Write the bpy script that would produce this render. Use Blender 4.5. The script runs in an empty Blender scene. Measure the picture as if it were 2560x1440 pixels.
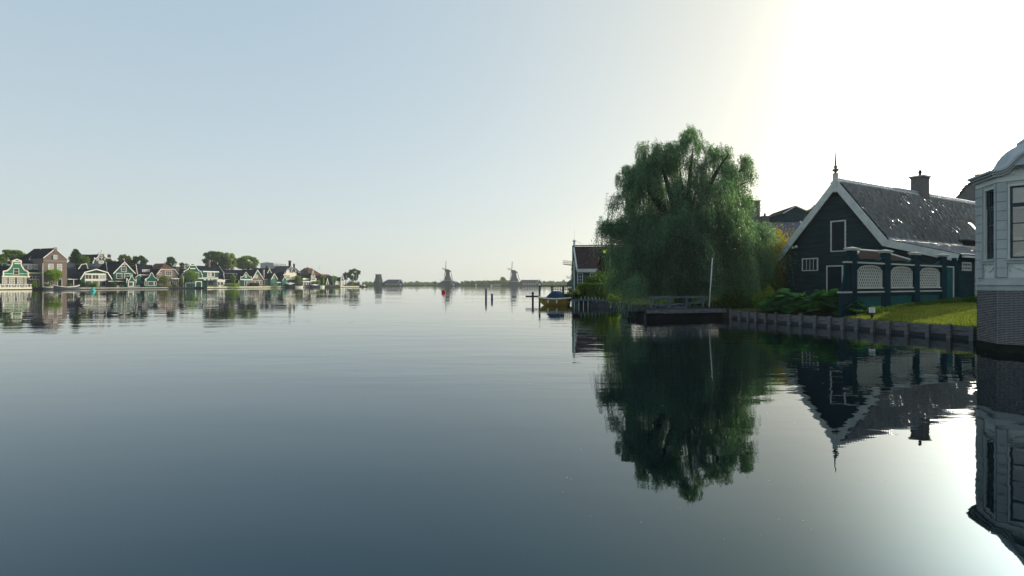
import bpy, math, random
import numpy as np
from mathutils import Vector, Matrix
R = math.radians
random.seed(7); RNG = np.random.default_rng(11)
S = bpy.context.scene; COL = S.collection
F, CX, HY, CZ = 1400.0, 1280.0, 711.0, 2.0          # focal length and horizon of a 2560 px wide picture, eye height in metres

# ---------------------------------------------------------------- camera
cd = bpy.data.cameras.new('camera'); cam = bpy.data.objects.new('camera', cd); COL.objects.link(cam)
cam.location = (0, 0, CZ); cam.rotation_euler = (R(90), 0, 0)
cd.sensor_width = 36; cd.lens = 36 * F / 2560; cd.shift_y = -(720 - HY) / 2560
cd.clip_start = 0.1; cd.clip_end = 9000
S.camera = cam
# ---------------------------------------------------------------- sky and sun
SUN_AZ, SUN_EL = 53.0, 19.0                          # azimuth clockwise from +Y
sd = Vector((math.sin(R(SUN_AZ)) * math.cos(R(SUN_EL)), math.cos(R(SUN_AZ)) * math.cos(R(SUN_EL)), math.sin(R(SUN_EL))))
W = bpy.data.worlds.new('World'); S.world = W; W.use_nodes = True
nt = W.node_tree; N = nt.nodes; L = nt.links
bg = N['Background']
sky = N.new('ShaderNodeTexSky'); sky.sky_type = 'NISHITA'; sky.sun_disc = False
sky.sun_elevation = R(SUN_EL); sky.sun_rotation = R(SUN_AZ)
sky.air_density = 1.0; sky.dust_density = 2.2; sky.ozone_density = 1.6; sky.altitude = 0
SKY_STRENGTH = 0.05
def wmath(op, a, b=None, c=None):
    n = N.new('ShaderNodeMath'); n.operation = op
    for i, v in enumerate((a, b, c)):
        if v is None: continue
        if isinstance(v, (int, float)): n.inputs[i].default_value = v
        else: L.new(v, n.inputs[i])
    return n.outputs[0]
hsv = N.new('ShaderNodeHueSaturation'); hsv.inputs['Saturation'].default_value = 0.38
L.new(sky.outputs[0], hsv.inputs['Color'])
# bright morning haze round the sun (aureole), smooth over the whole sky
tc = N.new('ShaderNodeTexCoord')
dp = N.new('ShaderNodeVectorMath'); dp.operation = 'DOT_PRODUCT'; dp.inputs[1].default_value = sd
L.new(tc.outputs['Generated'], dp.inputs[0])
dpos = wmath('MAXIMUM', dp.outputs['Value'], 0.0)
au = wmath('POWER', dpos, 42.0)
broad = wmath('POWER', dpos, 4.0)
sep = N.new('ShaderNodeSeparateXYZ'); L.new(tc.outputs['Generated'], sep.inputs[0])
low = wmath('EXPONENT', wmath('MULTIPLY', wmath('MAXIMUM', sep.outputs['Z'], 0.0), -5.0))     # ground haze, thick at the horizon
def layer(base, fac, col):
    v = N.new('ShaderNodeVectorMath'); v.operation = 'SCALE'; v.inputs[0].default_value = [c/SKY_STRENGTH for c in col]
    if fac is None: v.inputs['Scale'].default_value = 1
    else: L.new(fac, v.inputs['Scale'])
    a = N.new('ShaderNodeMix'); a.data_type = 'RGBA'; a.blend_type = 'ADD'; a.inputs[0].default_value = 1; a.clamp_result = False
    L.new(base, a.inputs[6]); L.new(v.outputs[0], a.inputs[7]); return a.outputs[2]
skyc = layer(hsv.outputs[0], low, (0.315, 0.215, 0.035))
skyc = layer(skyc, broad, (0.396, 0.188, -0.122))
skyc = layer(skyc, None, (0.295, 0.428, 0.535))
skyc = layer(skyc, au, (8.6, 8.4, 7.4))
L.new(skyc, bg.inputs[0]); bg.inputs[1].default_value = SKY_STRENGTH
sl = bpy.data.lights.new('sun', 'SUN'); so = bpy.data.objects.new('sun', sl); COL.objects.link(so)
sl.energy = 3.8; sl.angle = R(0.6); sl.color = (1.0, 0.9, 0.74)
so.rotation_euler = sd.to_track_quat('Z', 'Y').to_euler(); so.location = (60, 40, 60)
S.view_settings.view_transform = 'Standard'; S.view_settings.look = 'None'
S.view_settings.gamma = 1; S.view_settings.exposure = 0.0
S.cycles.max_bounces = 8; S.cycles.volume_bounces = 0; S.cycles.transparent_max_bounces = 8

# ---------------------------------------------------------------- materials
MATS = {}
def mat(name, col, rough=0.7, var=0.18, scale=2.0, spec=0.0, bump=0.0, bscale=20.0, metallic=0.0, stretch=(1, 1, 1), trans=None, island=False, streak=None):
    if name in MATS: return MATS[name]
    m = bpy.data.materials.new(name); m.use_nodes = True; MATS[name] = m
    t = m.node_tree; n = t.nodes; l = t.links; b = n['Principled BSDF']
    b.inputs['Roughness'].default_value = rough; b.inputs['Specular IOR Level'].default_value = spec
    b.inputs['Metallic'].default_value = metallic
    co = n.new('ShaderNodeTexCoord'); mp = n.new('ShaderNodeMapping'); mp.inputs['Scale'].default_value = stretch
    l.new(co.outputs['Object'], mp.inputs[0])
    nz = n.new('ShaderNodeTexNoise'); nz.inputs['Scale'].default_value = scale; nz.inputs['Detail'].default_value = 6
    l.new(mp.outputs[0], nz.inputs['Vector'])
    src = nz.outputs['Fac']
    if island:
        ge = n.new('ShaderNodeNewGeometry'); mx = n.new('ShaderNodeMath'); mx.operation = 'ADD'
        mm = n.new('ShaderNodeMath'); mm.operation = 'MULTIPLY'; mm.inputs[1].default_value = 0.5
        l.new(ge.outputs['Random Per Island'], mx.inputs[0]); l.new(src, mx.inputs[1]); l.new(mx.outputs[0], mm.inputs[0]); src = mm.outputs[0]
    r = n.new('ShaderNodeValToRGB'); r.color_ramp.elements[0].position = 0.3; r.color_ramp.elements[1].position = 0.7
    c = Vector(col); r.color_ramp.elements[0].color = (*(c * (1 - var)), 1); r.color_ramp.elements[1].color = (*(c * (1 + var)), 1)
    if streak: r.color_ramp.elements[0].color = (*streak, 1)
    l.new(src, r.inputs[0]); l.new(r.outputs[0], b.inputs['Base Color'])
    if bump:
        n2 = n.new('ShaderNodeTexNoise'); n2.inputs['Scale'].default_value = bscale; n2.inputs['Detail'].default_value = 4
        l.new(mp.outputs[0], n2.inputs['Vector'])
        bn = n.new('ShaderNodeBump'); bn.inputs['Strength'].default_value = bump; bn.inputs['Distance'].default_value = 0.02
        l.new(n2.outputs['Fac'], bn.inputs['Height']); l.new(bn.outputs[0], b.inputs['Normal'])
    if trans:
        tr = n.new('ShaderNodeBsdfTranslucent'); ms = n.new('ShaderNodeMixShader'); ms.inputs[0].default_value = 0.42
        mc = n.new('ShaderNodeMix'); mc.data_type = 'RGBA'; mc.blend_type = 'MULTIPLY'; mc.inputs[0].default_value = 1
        mc.inputs[7].default_value = (*trans, 1); l.new(r.outputs[0], mc.inputs[6]); l.new(mc.outputs[2], tr.inputs[0])
        l.new(b.outputs[0], ms.inputs[1]); l.new(tr.outputs[0], ms.inputs[2]); l.new(ms.outputs[0], n['Material Output'].inputs[0])
    return m
TR = (3.3, 3.3, 1.0)
white = mat('white_paint', (0.72, 0.70, 0.62), 0.5, 0.07)
cream = mat('cream_paint', (0.70, 0.66, 0.50), 0.5, 0.06)
greywhite = mat('weathered_white_paint', (0.55, 0.57, 0.55), 0.55, 0.12, 3, bump=0.1)
green = mat('green_paint', (0.014, 0.088, 0.060), 0.5, 0.12, 1.5)
greenlt = mat('light_green_paint', (0.032, 0.155, 0.098), 0.5, 0.1, 1.5)
greendk = mat('dark_green_paint', (0.018, 0.06, 0.055), 0.5, 0.15, 1.5)
roofdk = mat('dark_roof_tiles', (0.009, 0.013, 0.022), 0.75, 0.4, 1.2, spec=0, bump=0.5, bscale=6)
roofgr = mat('grey_roof_tiles', (0.045, 0.052, 0.065), 0.65, 0.3, 1.2, spec=.0, bump=0.5, bscale=6)
roofrd = mat('red_roof_tiles', (0.13, 0.055, 0.035), 0.6, 0.3, 1.2, bump=0.5, bscale=6)
roofbr = mat('brown_roof_tiles', (0.10, 0.055, 0.04), 0.6, 0.3, 1.2, bump=0.4, bscale=6)
brick = mat('brown_brick_wall', (0.17, 0.13, 0.11), 0.85, 0.16, 3, bump=0.3)
brickdk = mat('dark_brick', (0.085, 0.07, 0.065), 0.85, 0.2, 3, bump=0.3)
brickrd = mat('red_brick', (0.20, 0.085, 0.06), 0.85, 0.2, 3, bump=0.3)
dark = mat('tarred_wood', (0.014, 0.017, 0.02), 0.6, 0.3, 2)
glass = mat('window_glass', (0.02, 0.025, 0.03), 0.06, 0.2, 1, spec=0.7)
glassmid = mat('window_with_curtain', (0.30, 0.31, 0.30), 0.15, 0.25, 1.2, spec=0.7)
wood = mat('weathered_wood', (0.12, 0.11, 0.10), 0.85, 0.35, 3, bump=0.5, stretch=(1, 1, 8))
woodgrey = mat('grey_plank_wood', (0.125, 0.13, 0.14), 0.85, 0.4, 2.5, bump=0.6, stretch=(1, 1, 10), bscale=8)
wooddark = mat('old_dark_wood', (0.045, 0.05, 0.06), 0.8, 0.35, 3, bump=0.4)
metal = mat('grey_metal', (0.35, 0.36, 0.37), 0.4, 0.1, metallic=0.6)
bark = mat('bark', (0.055, 0.045, 0.035), 0.9, 0.35, 4, bump=0.8)
stone = mat('pale_stone', (0.36, 0.34, 0.30), 0.85, 0.2, 1.5, bump=0.3)
soil = mat('garden_soil', (0.05, 0.045, 0.03), 0.95, 0.3, 1.0)
turf = mat('turf', (0.05, 0.065, 0.025), 0.95, 0.35, 1.3, bump=0.4)
LW = mat('willow_leaf', (0.042, 0.102, 0.076), 0.42, 0.5, 0.35, spec=.5, trans=(4.4, 3.7, 1.2), island=True)
LG = mat('green_leaf', (0.080, 0.125, 0.030), 0.5, 0.4, 0.3, trans=TR, island=True)
LB = mat('bright_leaf', (0.12, 0.19, 0.028), 0.5, 0.35, 0.3, trans=TR, island=True)
LD = mat('dark_leaf', (0.032, 0.065, 0.024), 0.5, 0.45, 0.3, trans=TR, island=True)
LP = mat('pale_leaf', (0.12, 0.15, 0.06), 0.5, 0.35, 0.3, trans=TR, island=True)
LR = mat('purple_leaf', (0.05, 0.016, 0.018), 0.5, 0.5, 0.4, trans=(2, 1, 1), island=True)
LY = mat('sunlit_yellow_leaf', (0.17, 0.14, 0.03), 0.5, 0.4, 0.3, trans=TR, island=True)  # yellow sunlight on the shrub is put into the leaf colour

# ---------------------------------------------------------------- objects
def tag(o, label=None, cat=None, group=None, kind=None):
    if label: o['label'] = label
    if cat: o['category'] = cat
    if group: o['group'] = group
    if kind: o['kind'] = kind
    return o
def thing(name, label, cat, loc, rz=0.0, group=None):
    o = bpy.data.objects.new(name, None); COL.objects.link(o); o.location = loc; o.rotation_euler = (0, 0, rz)
    o.empty_display_size = 0.3
    return tag(o, label, cat, group)
def link(name, me, m, parent=None, kind=None, loc=None):
    o = bpy.data.objects.new(name, me); COL.objects.link(o)
    if m and not me.materials: me.materials.append(m)
    if parent: o.parent = parent
    if loc is not None: o.location = loc
    return tag(o, kind=kind)
class MB:
    def __init__(s): s.v = []; s.f = []
    def add(s, vs, fs):
        b = len(s.v); s.v += [tuple(map(float, p)) for p in vs]; s.f += [tuple(i + b for i in f) for f in fs]; return s
    def box(s, x0, x1, y0, y1, z0, z1):
        return s.add([(x0,y0,z0),(x1,y0,z0),(x1,y1,z0),(x0,y1,z0),(x0,y0,z1),(x1,y0,z1),(x1,y1,z1),(x0,y1,z1)],
                     [(0,3,2,1),(4,5,6,7),(0,1,5,4),(1,2,6,5),(2,3,7,6),(3,0,4,7)])
    def hexa(s, p):
        return s.add(p, [(0,3,2,1),(4,5,6,7),(0,1,5,4),(1,2,6,5),(2,3,7,6),(3,0,4,7)])
    def prism(s, poly, y0, y1):                       # polygon in x,z pushed from y0 to y1
        n = len(poly); ar = sum(poly[i][0]*poly[(i+1)%n][1]-poly[(i+1)%n][0]*poly[i][1] for i in range(n))
        if ar < 0: poly = poly[::-1]
        vs = [(x, y0, z) for x, z in poly] + [(x, y1, z) for x, z in poly]
        fs = [tuple(range(n)), tuple(range(2*n-1, n-1, -1))] + [(i, i+n, (i+1)%n+n, (i+1)%n) for i in range(n)]
        return s.add(vs, fs)
    def slab(s, poly, z0, z1):                        # polygon in x,y pushed from z0 to z1
        n = len(poly); ar = sum(poly[i][0]*poly[(i+1)%n][1]-poly[(i+1)%n][0]*poly[i][1] for i in range(n))
        if ar < 0: poly = poly[::-1]
        vs = [(x, y, z0) for x, y in poly] + [(x, y, z1) for x, y in poly]
        fs = [tuple(range(n-1, -1, -1)), tuple(range(n, 2*n))] + [(i, (i+1)%n, (i+1)%n+n, i+n) for i in range(n)]
        return s.add(vs, fs)
    def strip(s, pl, w, y0, y1, side=1):              # band of width w beside a polyline in x,z
        n = len(pl); P = [Vector((a, b)) for a, b in pl]; off = []
        for i in range(n):
            d1 = (P[i]-P[i-1]).normalized() if i else (P[1]-P[0]).normalized()
            d2 = (P[i+1]-P[i]).normalized() if i < n-1 else d1
            n1 = Vector((-d1.y, d1.x)); n2 = Vector((-d2.y, d2.x)); m = (n1+n2)
            m = m.normalized() if m.length > 1e-6 else n1
            off.append(P[i] + m * (side * w / max(0.5, m.dot(n1))))
        for i in range(n-1):
            s.prism([tuple(P[i]), tuple(P[i+1]), tuple(off[i+1]), tuple(off[i])], y0, y1)
        return s
    def tube(s, p0, p1, r0, r1=None, n=8):
        r1 = r0 if r1 is None else r1
        p0 = Vector(p0); p1 = Vector(p1); d = (p1-p0).normalized()
        a = d.cross(Vector((0, 0, 1)) if abs(d.z) < .9 else Vector((1, 0, 0))).normalized(); b = d.cross(a)
        vs = []
        for p, r in ((p0, r0), (p1, r1)):
            vs += [p + (a*math.cos(2*math.pi*k/n)+b*math.sin(2*math.pi*k/n))*r for k in range(n)]
        return s.add(vs, [(k, (k+1)%n, (k+1)%n+n, k+n) for k in range(n)] + [tuple(range(n-1,-1,-1)), tuple(range(n, 2*n))])
    def lathe(s, prof, n=12, c=(0, 0, 0), sx=1, sy=1, rot=0):
        vs = []; m = len(prof)
        for r, z in prof:
            vs += [(c[0]+sx*r*math.cos(rot+2*math.pi*k/n), c[1]+sy*r*math.sin(rot+2*math.pi*k/n), c[2]+z) for k in range(n)]
        fs = [(j*n+k, j*n+(k+1)%n, (j+1)*n+(k+1)%n, (j+1)*n+k) for j in range(m-1) for k in range(n)]
        fs += [tuple(range(n-1,-1,-1)), tuple(range((m-1)*n, m*n))]
        return s.add(vs, fs)
    def mesh(s, name, smooth=False):
        me = bpy.data.meshes.new(name); me.from_pydata(s.v, [], s.f); me.update()
        if smooth: me.polygons.foreach_set('use_smooth', [True]*len(me.polygons))
        return me
    def build(s, name, m, parent=None, kind=None, smooth=False, loc=None):
        return link(name, s.mesh(name, smooth), m, parent, kind, loc)
def arr_mesh(name, V, Q):
    V = np.asarray(V, dtype=np.float32).reshape(-1, 3); Q = np.asarray(Q, dtype=np.int32)
    me = bpy.data.meshes.new(name); k = Q.shape[1]
    me.vertices.add(len(V)); me.vertices.foreach_set('co', V.ravel())
    me.loops.add(Q.size); me.loops.foreach_set('vertex_index', Q.ravel())
    me.polygons.add(len(Q)); me.polygons.foreach_set('loop_start', np.arange(0, Q.size, k, dtype=np.int32))
    me.polygons.foreach_set('loop_total', np.full(len(Q), k, dtype=np.int32)); me.update(calc_edges=True)
    return me
def leaves_mesh(name, C, A, Wd):                     # rhombic leaves: centres, long half axes, half widths
    N_ = len(C); B = np.cross(A, RNG.normal(size=(N_, 3))); B /= np.linalg.norm(B, axis=1, keepdims=True) + 1e-9
    B *= Wd.reshape(-1, 1)
    V = np.stack([C - A, C + B, C + A, C - B], 1).reshape(-1, 3)
    return arr_mesh(name, V, np.arange(4*N_).reshape(-1, 4))

class Fr:                                             # a vertical plane in the world: x along it to the right, y away from the eye, z up
    def __init__(s, O, u, g=0.0):
        s.O = Vector(O); s.u = Vector(u).normalized(); s.vv = Vector((-s.u.y, s.u.x)); s.g = g
        s.rz = math.atan2(s.u.y, s.u.x); s.loc = (s.O.x, s.O.y, g)
    def q(s, px, py=HY, off=0.0):
        k = (px-CX)/F; T = (s.O.dot(s.vv)+off) / (k*s.vv.x+s.vv.y)
        return ((k*T-s.O.x)*s.u.x+(T-s.O.y)*s.u.y, CZ+(HY-py)/F*T-s.g)
    def x(s, px, off=0.0): return s.q(px, HY, off)[0]
    def P(s, pts, off=0.0): return [s.q(a, b, off) for a, b in pts]
    def w(s, x, y, z=0.0): return Vector((s.O.x+s.u.x*x+s.vv.x*y, s.O.y+s.u.y*x+s.vv.y*y, s.g+z))
def world(px, py, Y): return Vector(((px-CX)/F*Y, Y, CZ+(HY-py)/F*Y))
def wx(px, Y): return (px-CX)/F*Y

# ---------------------------------------------------------------- foliage
def clump_leaves(cl, n, size, rng=RNG, flat=0.75):
    cl = np.array(cl, float)                          # x y z rx ry rz
    vol = (cl[:, 3]*cl[:, 4]*cl[:, 5]) ** (2/3); idx = rng.choice(len(cl), n, p=vol/vol.sum())
    d = rng.normal(size=(n, 3)); d /= np.linalg.norm(d, axis=1, keepdims=True)
    r = rng.random(n) ** 0.4 * (1 + 0.12*rng.normal(size=n))
    C = cl[idx, :3] + d * cl[idx, 3:6] * r[:, None]
    A = rng.normal(size=(n, 3)); A /= np.linalg.norm(A, axis=1, keepdims=True); A *= (size*(0.6+0.7*rng.random(n)))[:, None]
    return C, A, size*(0.45+0.3*rng.random(n))
def crown_clumps(rx, ry, rz, cz, k, seed, shape='round', cs=0.36):
    rg = random.Random(seed); out = []
    for i in range(k):
        t = 2*math.pi*(i*0.618 % 1)+rg.random(); h = -0.8+1.75*(i+0.5)/k
        rr = math.sqrt(max(0.02, 1-min(1, abs(h))**2))*rg.uniform(0.45, 0.85)
        if shape == 'cone': rr = (1-(h+0.8)/1.9)*rg.uniform(.5, .8)
        if shape == 'umbrella': rr = (0.35+0.6*((h+.8)/1.75))*rg.uniform(.6, 1) if h < .6 else rr
        s = cs*rg.uniform(0.75, 1.25)
        out.append((rx*rr*math.cos(t), ry*rr*math.sin(t), cz+rz*h*0.85, rx*s, ry*s, rz*s*0.8))
    return out
def tree(name, label, px0, px1, pyt, pyb, Y, g, m, n, size, cat='tree', group=None, k=14, shape='round', trunk=True, ground_py=None, cs=0.36, trunk_r=None, depth=1.0):
    xc = wx((px0+px1)/2, Y); rx = (px1-px0)/2/F*Y; zt = CZ+(HY-pyt)/F*Y-g; zb = CZ+(HY-pyb)/F*Y-g
    rz = (zt-zb)/2; cz = (zt+zb)/2
    t = thing(name, label, cat, (xc, Y, g), 0, group)
    sd_ = hash((px0*7+pyt*13)) % 9999; rg = random.Random(sd_)
    cl = crown_clumps(rx*0.92, rx*0.92*depth, rz*0.95, cz, k, sd_, shape, cs)
    C, A, Wd = clump_leaves(cl, n, size)
    keep = C[:, 2] > 0.05; C, A, Wd = C[keep], A[keep], Wd[keep]
    link('crown', leaves_mesh('crown', C, A, Wd), m, t)
    if trunk:
        r = trunk_r or max(0.12, rx*0.07); mb = MB(); top = Vector((0, 0, max(zb+rz*0.3, 0.5)))
        mb.tube((0, 0, -0.2), top*0.5, r*1.25, r, 8); mb.tube(top*0.5, top, r, r*0.8, 8)
        for c in cl[::2]:
            mid = top.lerp(Vector(c[:3]), 0.5)+Vector((0, 0, rz*0.05)); mb.tube(top*0.97, mid, r*0.5, r*0.3, 5); mb.tube(mid, c[:3], r*0.3, r*0.08, 5)
        mb.build('trunk', bark, t, smooth=True)
    return t

# ================================================================ SETTING
def water_mat():
    m = bpy.data.materials.new('river_water'); m.use_nodes = True
    t = m.node_tree; n = t.nodes; l = t.links; b = n['Principled BSDF']
    b.inputs['Base Color'].default_value = (0.001, 0.005, 0.007, 1)
    b.inputs['Roughness'].default_value = 0.015; b.inputs['IOR'].default_value = 1.75; b.inputs['Specular Tint'].default_value = (0.2, 0.72, 1.0, 1); b.inputs['Specular IOR Level'].default_value = 0.5
    co = n.new('ShaderNodeTexCoord')
    def noise(sx, sy, scale, det):
        mp = n.new('ShaderNodeMapping'); mp.inputs['Scale'].default_value = (sx, sy, 1); l.new(co.outputs['Object'], mp.inputs[0])
        z = n.new('ShaderNodeTexNoise'); z.inputs['Scale'].default_value = scale; z.inputs['Detail'].default_value = det; z.inputs['Roughness'].default_value = 0.45
        l.new(mp.outputs[0], z.inputs['Vector']); return z.outputs['Fac']
    def mul(a, k):
        x = n.new('ShaderNodeMath'); x.operation = 'MULTIPLY'; l.new(a, x.inputs[0])
        if isinstance(k, float): x.inputs[1].default_value = k
        else: l.new(k, x.inputs[1])
        return x.outputs[0]
    def add(a, c):
        x = n.new('ShaderNodeMath'); l.new(a, x.inputs[0]); l.new(c, x.inputs[1]); return x.outputs[0]
    gust = n.new('ShaderNodeMapRange'); gust.inputs['From Min'].default_value = 0.42; gust.inputs['From Max'].default_value = 0.62
    gust.inputs['To Min'].default_value = 0.25; gust.inputs['To Max'].default_value = 2.5
    l.new(noise(0.25, 1.0, 0.06, 2), gust.inputs['Value'])
    fine = mul(noise(0.40, 1.0, 4.0, 2), 0.0017)
    mid = mul(noise(0.30, 1.0, 1.1, 2), 0.0070)
    big = mul(noise(0.4, 1.0, 0.30, 2), 0.015)
    h = add(mul(add(fine, mid), gust.outputs[0]), big)
    bn = n.new('ShaderNodeBump'); bn.inputs['Strength'].default_value = 1.0; bn.inputs['Distance'].default_value = 1.0
    l.new(h, bn.inputs['Height']); l.new(bn.outputs[0], b.inputs['Normal'])
    return m
mb = MB(); mb.add([(-2500, -60, 0), (2500, -60, 0), (2500, 4000, 0), (-2500, 4000, 0)], [(0, 1, 2, 3)])
mb.build('water', water_mat(), kind='structure')
# right bank: one land sheet, rising gently from the revetment
BANK = [(19.5, 11.0), (16.9, 18.6), (16.6, 20.1), (15.66, 22.6), (15.05, 25.7), (13.8, 28.9), (12.8, 33.3), (9.7, 41.6), (8.6, 47.5), (6.2, 52.5), (8.0, 60.0), (8.9, 75.0), (14, 130), (24, 240), (60, 500), (110, 690)]
mb = MB(); ring = []
for (x, y) in BANK: ring.append([(x, y, -0.6), (x, y, 0.46), (x+1.0, y+0.35, 0.52), (x+5, y+2, 0.82), (x+14, y+5, 0.95), (x+600, y+30, 1.0)])
mb.add([p for r_ in ring for p in r_], [(i*6+j, (i+1)*6+j, (i+1)*6+j+1, i*6+j+1)[::-1] for i in range(len(ring)-1) for j in range(5)])
mb.build('ground', turf, kind='structure')
# left bank
LB0 = Vector((-183.0, 200.0)); LU = Vector((75, 200)).normalized(); LV = Vector((-LU.y, LU.x))
LG0 = 0.75
def LO(px, t):                                        # point on the left bank, t metres behind the quay line
    k = (px-CX)/F; D = LB0+LV*t; s_ = (k*D.y-D.x)/(LU.x-k*LU.y); return D+LU*s_
def LY_(px, t): return LO(px, t).y
def LF(px, t, g=LG0): return Fr(LO(px, t), LU, g)
mb = MB(); A_ = LO(-160, 0); B_ = LO(905, 0); C_ = LO(912, 6)
poly = [A_, B_, C_, C_+LV*40+LU*60, C_+LV*900+LU*60, A_+LV*900]
mb.slab([(p.x, p.y) for p in poly], -0.6, LG0); mb.build('riverside_ground', soil, kind='structure')
mb = MB(); mb.slab([(-2500, 667), (2500, 667), (2500, 3600), (-2500, 3600)], -0.6, 0.55); mb.build('far_ground', turf, kind='structure')
# the bright haze over the river
hz = bpy.data.materials.new('morning_haze'); hz.use_nodes = True; t_ = hz.node_tree
t_.nodes.remove(t_.nodes['Principled BSDF']); pv = t_.nodes.new('ShaderNodeVolumePrincipled')
pv.inputs['Color'].default_value = (0.90, 0.93, 0.95, 1); pv.inputs['Density'].default_value = 0.00020; pv.inputs['Anisotropy'].default_value = 0.35
t_.links.new(pv.outputs[0], t_.nodes['Material Output'].inputs['Volume'])
mb = MB(); mb.box(-2600, 2600, -120, 4100, -1.6, 34.0); mb.build('haze', hz, kind='stuff')

# ================================================================ generic building pieces (all in a plane's own coordinates)
def window(fr, th, x0, x1, y0, y1, m=white, nx=1, ny=1, off=0.0, gl=glass, fw=None, name='window', proud=0.06, arch=0.0, bar=None):
    a0, z1 = fr.q(x0, y0, off); a1, _ = fr.q(x1, y0, off); _, z0 = fr.q((x0+x1)/2, y1, off)
    return win_m(th, a0, a1, z0, z1, m, nx, ny, off, gl, fw, name, proud, bar)
def win_m(th, a0, a1, z0, z1, m=white, nx=1, ny=1, off=0.0, gl=glass, fw=None, name='window', proud=0.06, bar=None):
    w = a1-a0; f = fw or min(0.14, w*0.13); y0 = off-proud; y1 = off+0.05
    mb = MB(); mb.box(a0, a0+f, y0, y1, z0, z1); mb.box(a1-f, a1, y0, y1, z0, z1)
    mb.box(a0+f, a1-f, y0, y1, z1-f, z1); mb.box(a0+f, a1-f, y0-0.02, y1, z0, z0+f)
    b_ = (bar or f*0.45)/2
    for i in range(1, nx):
        c = a0+f+(w-2*f)*i/nx; mb.box(c-b_, c+b_, y0+0.012, y1, z0+f, z1-f)
    for j in range(1, ny):
        c = z0+f+(z1-z0-2*f)*j/ny; mb.box(a0+f, a1-f, y0+0.016, y1, c-b_, c+b_)
    wd = mb.build(name, m, th)
    p = MB(); p.box(a0+f*.9, a1-f*.9, y0+0.025, y0+0.035, z0+f*.9, z1-f*.9); p.build('pane', gl, wd)
    return wd
def door(fr, th, x0, x1, y0, y1, m=greendk, fm=white, off=0.0):
    a0, z1 = fr.q(x0, y0, off); a1, _ = fr.q(x1, y0, off); _, z0 = fr.q((x0+x1)/2, y1, off); z0 = max(z0, 0.02)
    f = min(0.14, (a1-a0)*0.14); mb = MB()
    mb.box(a0+f, a1-f, off-0.03, off+0.05, z0, z1-f); d = mb.build('door', m, th)
    mb = MB(); mb.box(a0, a0+f, off-0.06, off+0.05, z0, z1); mb.box(a1-f, a1, off-0.06, off+0.05, z0, z1); mb.box(a0+f, a1-f, off-0.06, off+0.05, z1-f, z1)
    mb.build('door_frame', fm, d)
def hbar(fr, th, x0, x1, y0, y1, m=white, off=0.0, d=0.18, name='cornice'):
    a0, z1 = fr.q(x0, y0, off); a1, _ = fr.q(x1, y0, off); _, z0 = fr.q((x0+x1)/2, y1, off)
    mb = MB(); mb.box(a0, a1, off-d, off+0.02, z0, z1); return mb.build(name, m, th)
def gable_house(label, x0, x1, t, pts, depth, wall, roof, trim=white, tw=0.35, wall_x=None, finial=0, name='gable_house', group=None, over=0.3, g=LG0, fr=None, cat='house'):
    fr = fr or LF((x0+x1)/2, t, g); P = fr.P(pts)
    th = thing(name, label, cat, fr.loc, fr.rz, group)
    wl, wr = (P[0][0]+over, P[-1][0]-over) if wall_x is None else (fr.x(wall_x[0]), fr.x(wall_x[1]))
    def zat(x):
        for (a, za), (b, zb) in zip(P, P[1:]):
            if a <= x <= b: return za+(zb-za)*(x-a)/(b-a)
        return P[0][1] if x < P[0][0] else P[-1][1]
    body = [(wl, -0.3), (wl, zat(wl)-0.03)]+[(a, z-0.03) for a, z in P if wl < a < wr]+[(wr, zat(wr)-0.03), (wr, -0.3)]
    mb = MB(); mb.prism(body, 0, depth); mb.build('wall', wall, th)
    mb = MB(); mb.strip(P, 0.16, -over, depth+0.1); rf = mb.build('roof', roof, th)
    mb = MB(); mb.strip([(a, z+0.17) for a, z in P], tw, -over-0.09, -over-0.005, side=-1); mb.build('bargeboard', trim, th)
    if finial:
        k = max(range(len(P)), key=lambda i: P[i][1]); mb = MB()
        mb.lathe([(0.1, -0.4), (0.1, 0.25), (0.17, 0.35), (0.06, 0.5), (0.03, finial)], 6, (P[k][0], -over-0.05, P[k][1])); mb.build('finial', trim, th)
    return th, fr
def side_house(label, x0, x1, t, ye, yr, depth, wall, roof, trim=white, hipl=0.0, hipr=0.0, name='low_house', group=None, g=LG0, gutter=0.22, verge=True, cat='house', fr=None):
    fr = fr or LF((x0+x1)/2, t, g); a0, ze = fr.q(x0, ye); a1, _ = fr.q(x1, ye)
    zr = fr.q((x0+x1)/2, yr, depth/2)[1]
    th = thing(name, label, cat, fr.loc, fr.rz, group)
    mb = MB(); mb.box(a0+.1, a1-.1, 0, depth, -0.3, ze-0.02); mb.build('wall', wall, th)
    e = 0.25; d = depth; mb = MB()
    v = [(a0, -e, ze), (a1, -e, ze), (a1, d+e, ze), (a0, d+e, ze), (a0+hipl, d/2, zr), (a1-hipr, d/2, zr)]
    mb.add(v, [(0, 1, 5, 4), (1, 2, 5), (2, 3, 4, 5), (3, 0, 4), (3, 2, 1, 0)]); mb.build('roof', roof, th)
    if gutter:
        mb = MB(); mb.box(a0-.05, a1+.05, -e-0.14, -e-0.003, ze-gutter, ze+0.04); mb.build('gutter', trim, th)
    if verge:
        mb = MB()
        for a, ar, hp in ((a0, a0+hipl, hipl), (a1, a1-hipr, hipr)):
            s_ = -1 if a == a0 else 1
            mb.tube((a+s_*.05, -e, ze+.06), (ar+s_*.05, d/2, zr+.06), 0.12, n=4)
        mb.build('verge', trim, th)
    return th, fr
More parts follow.
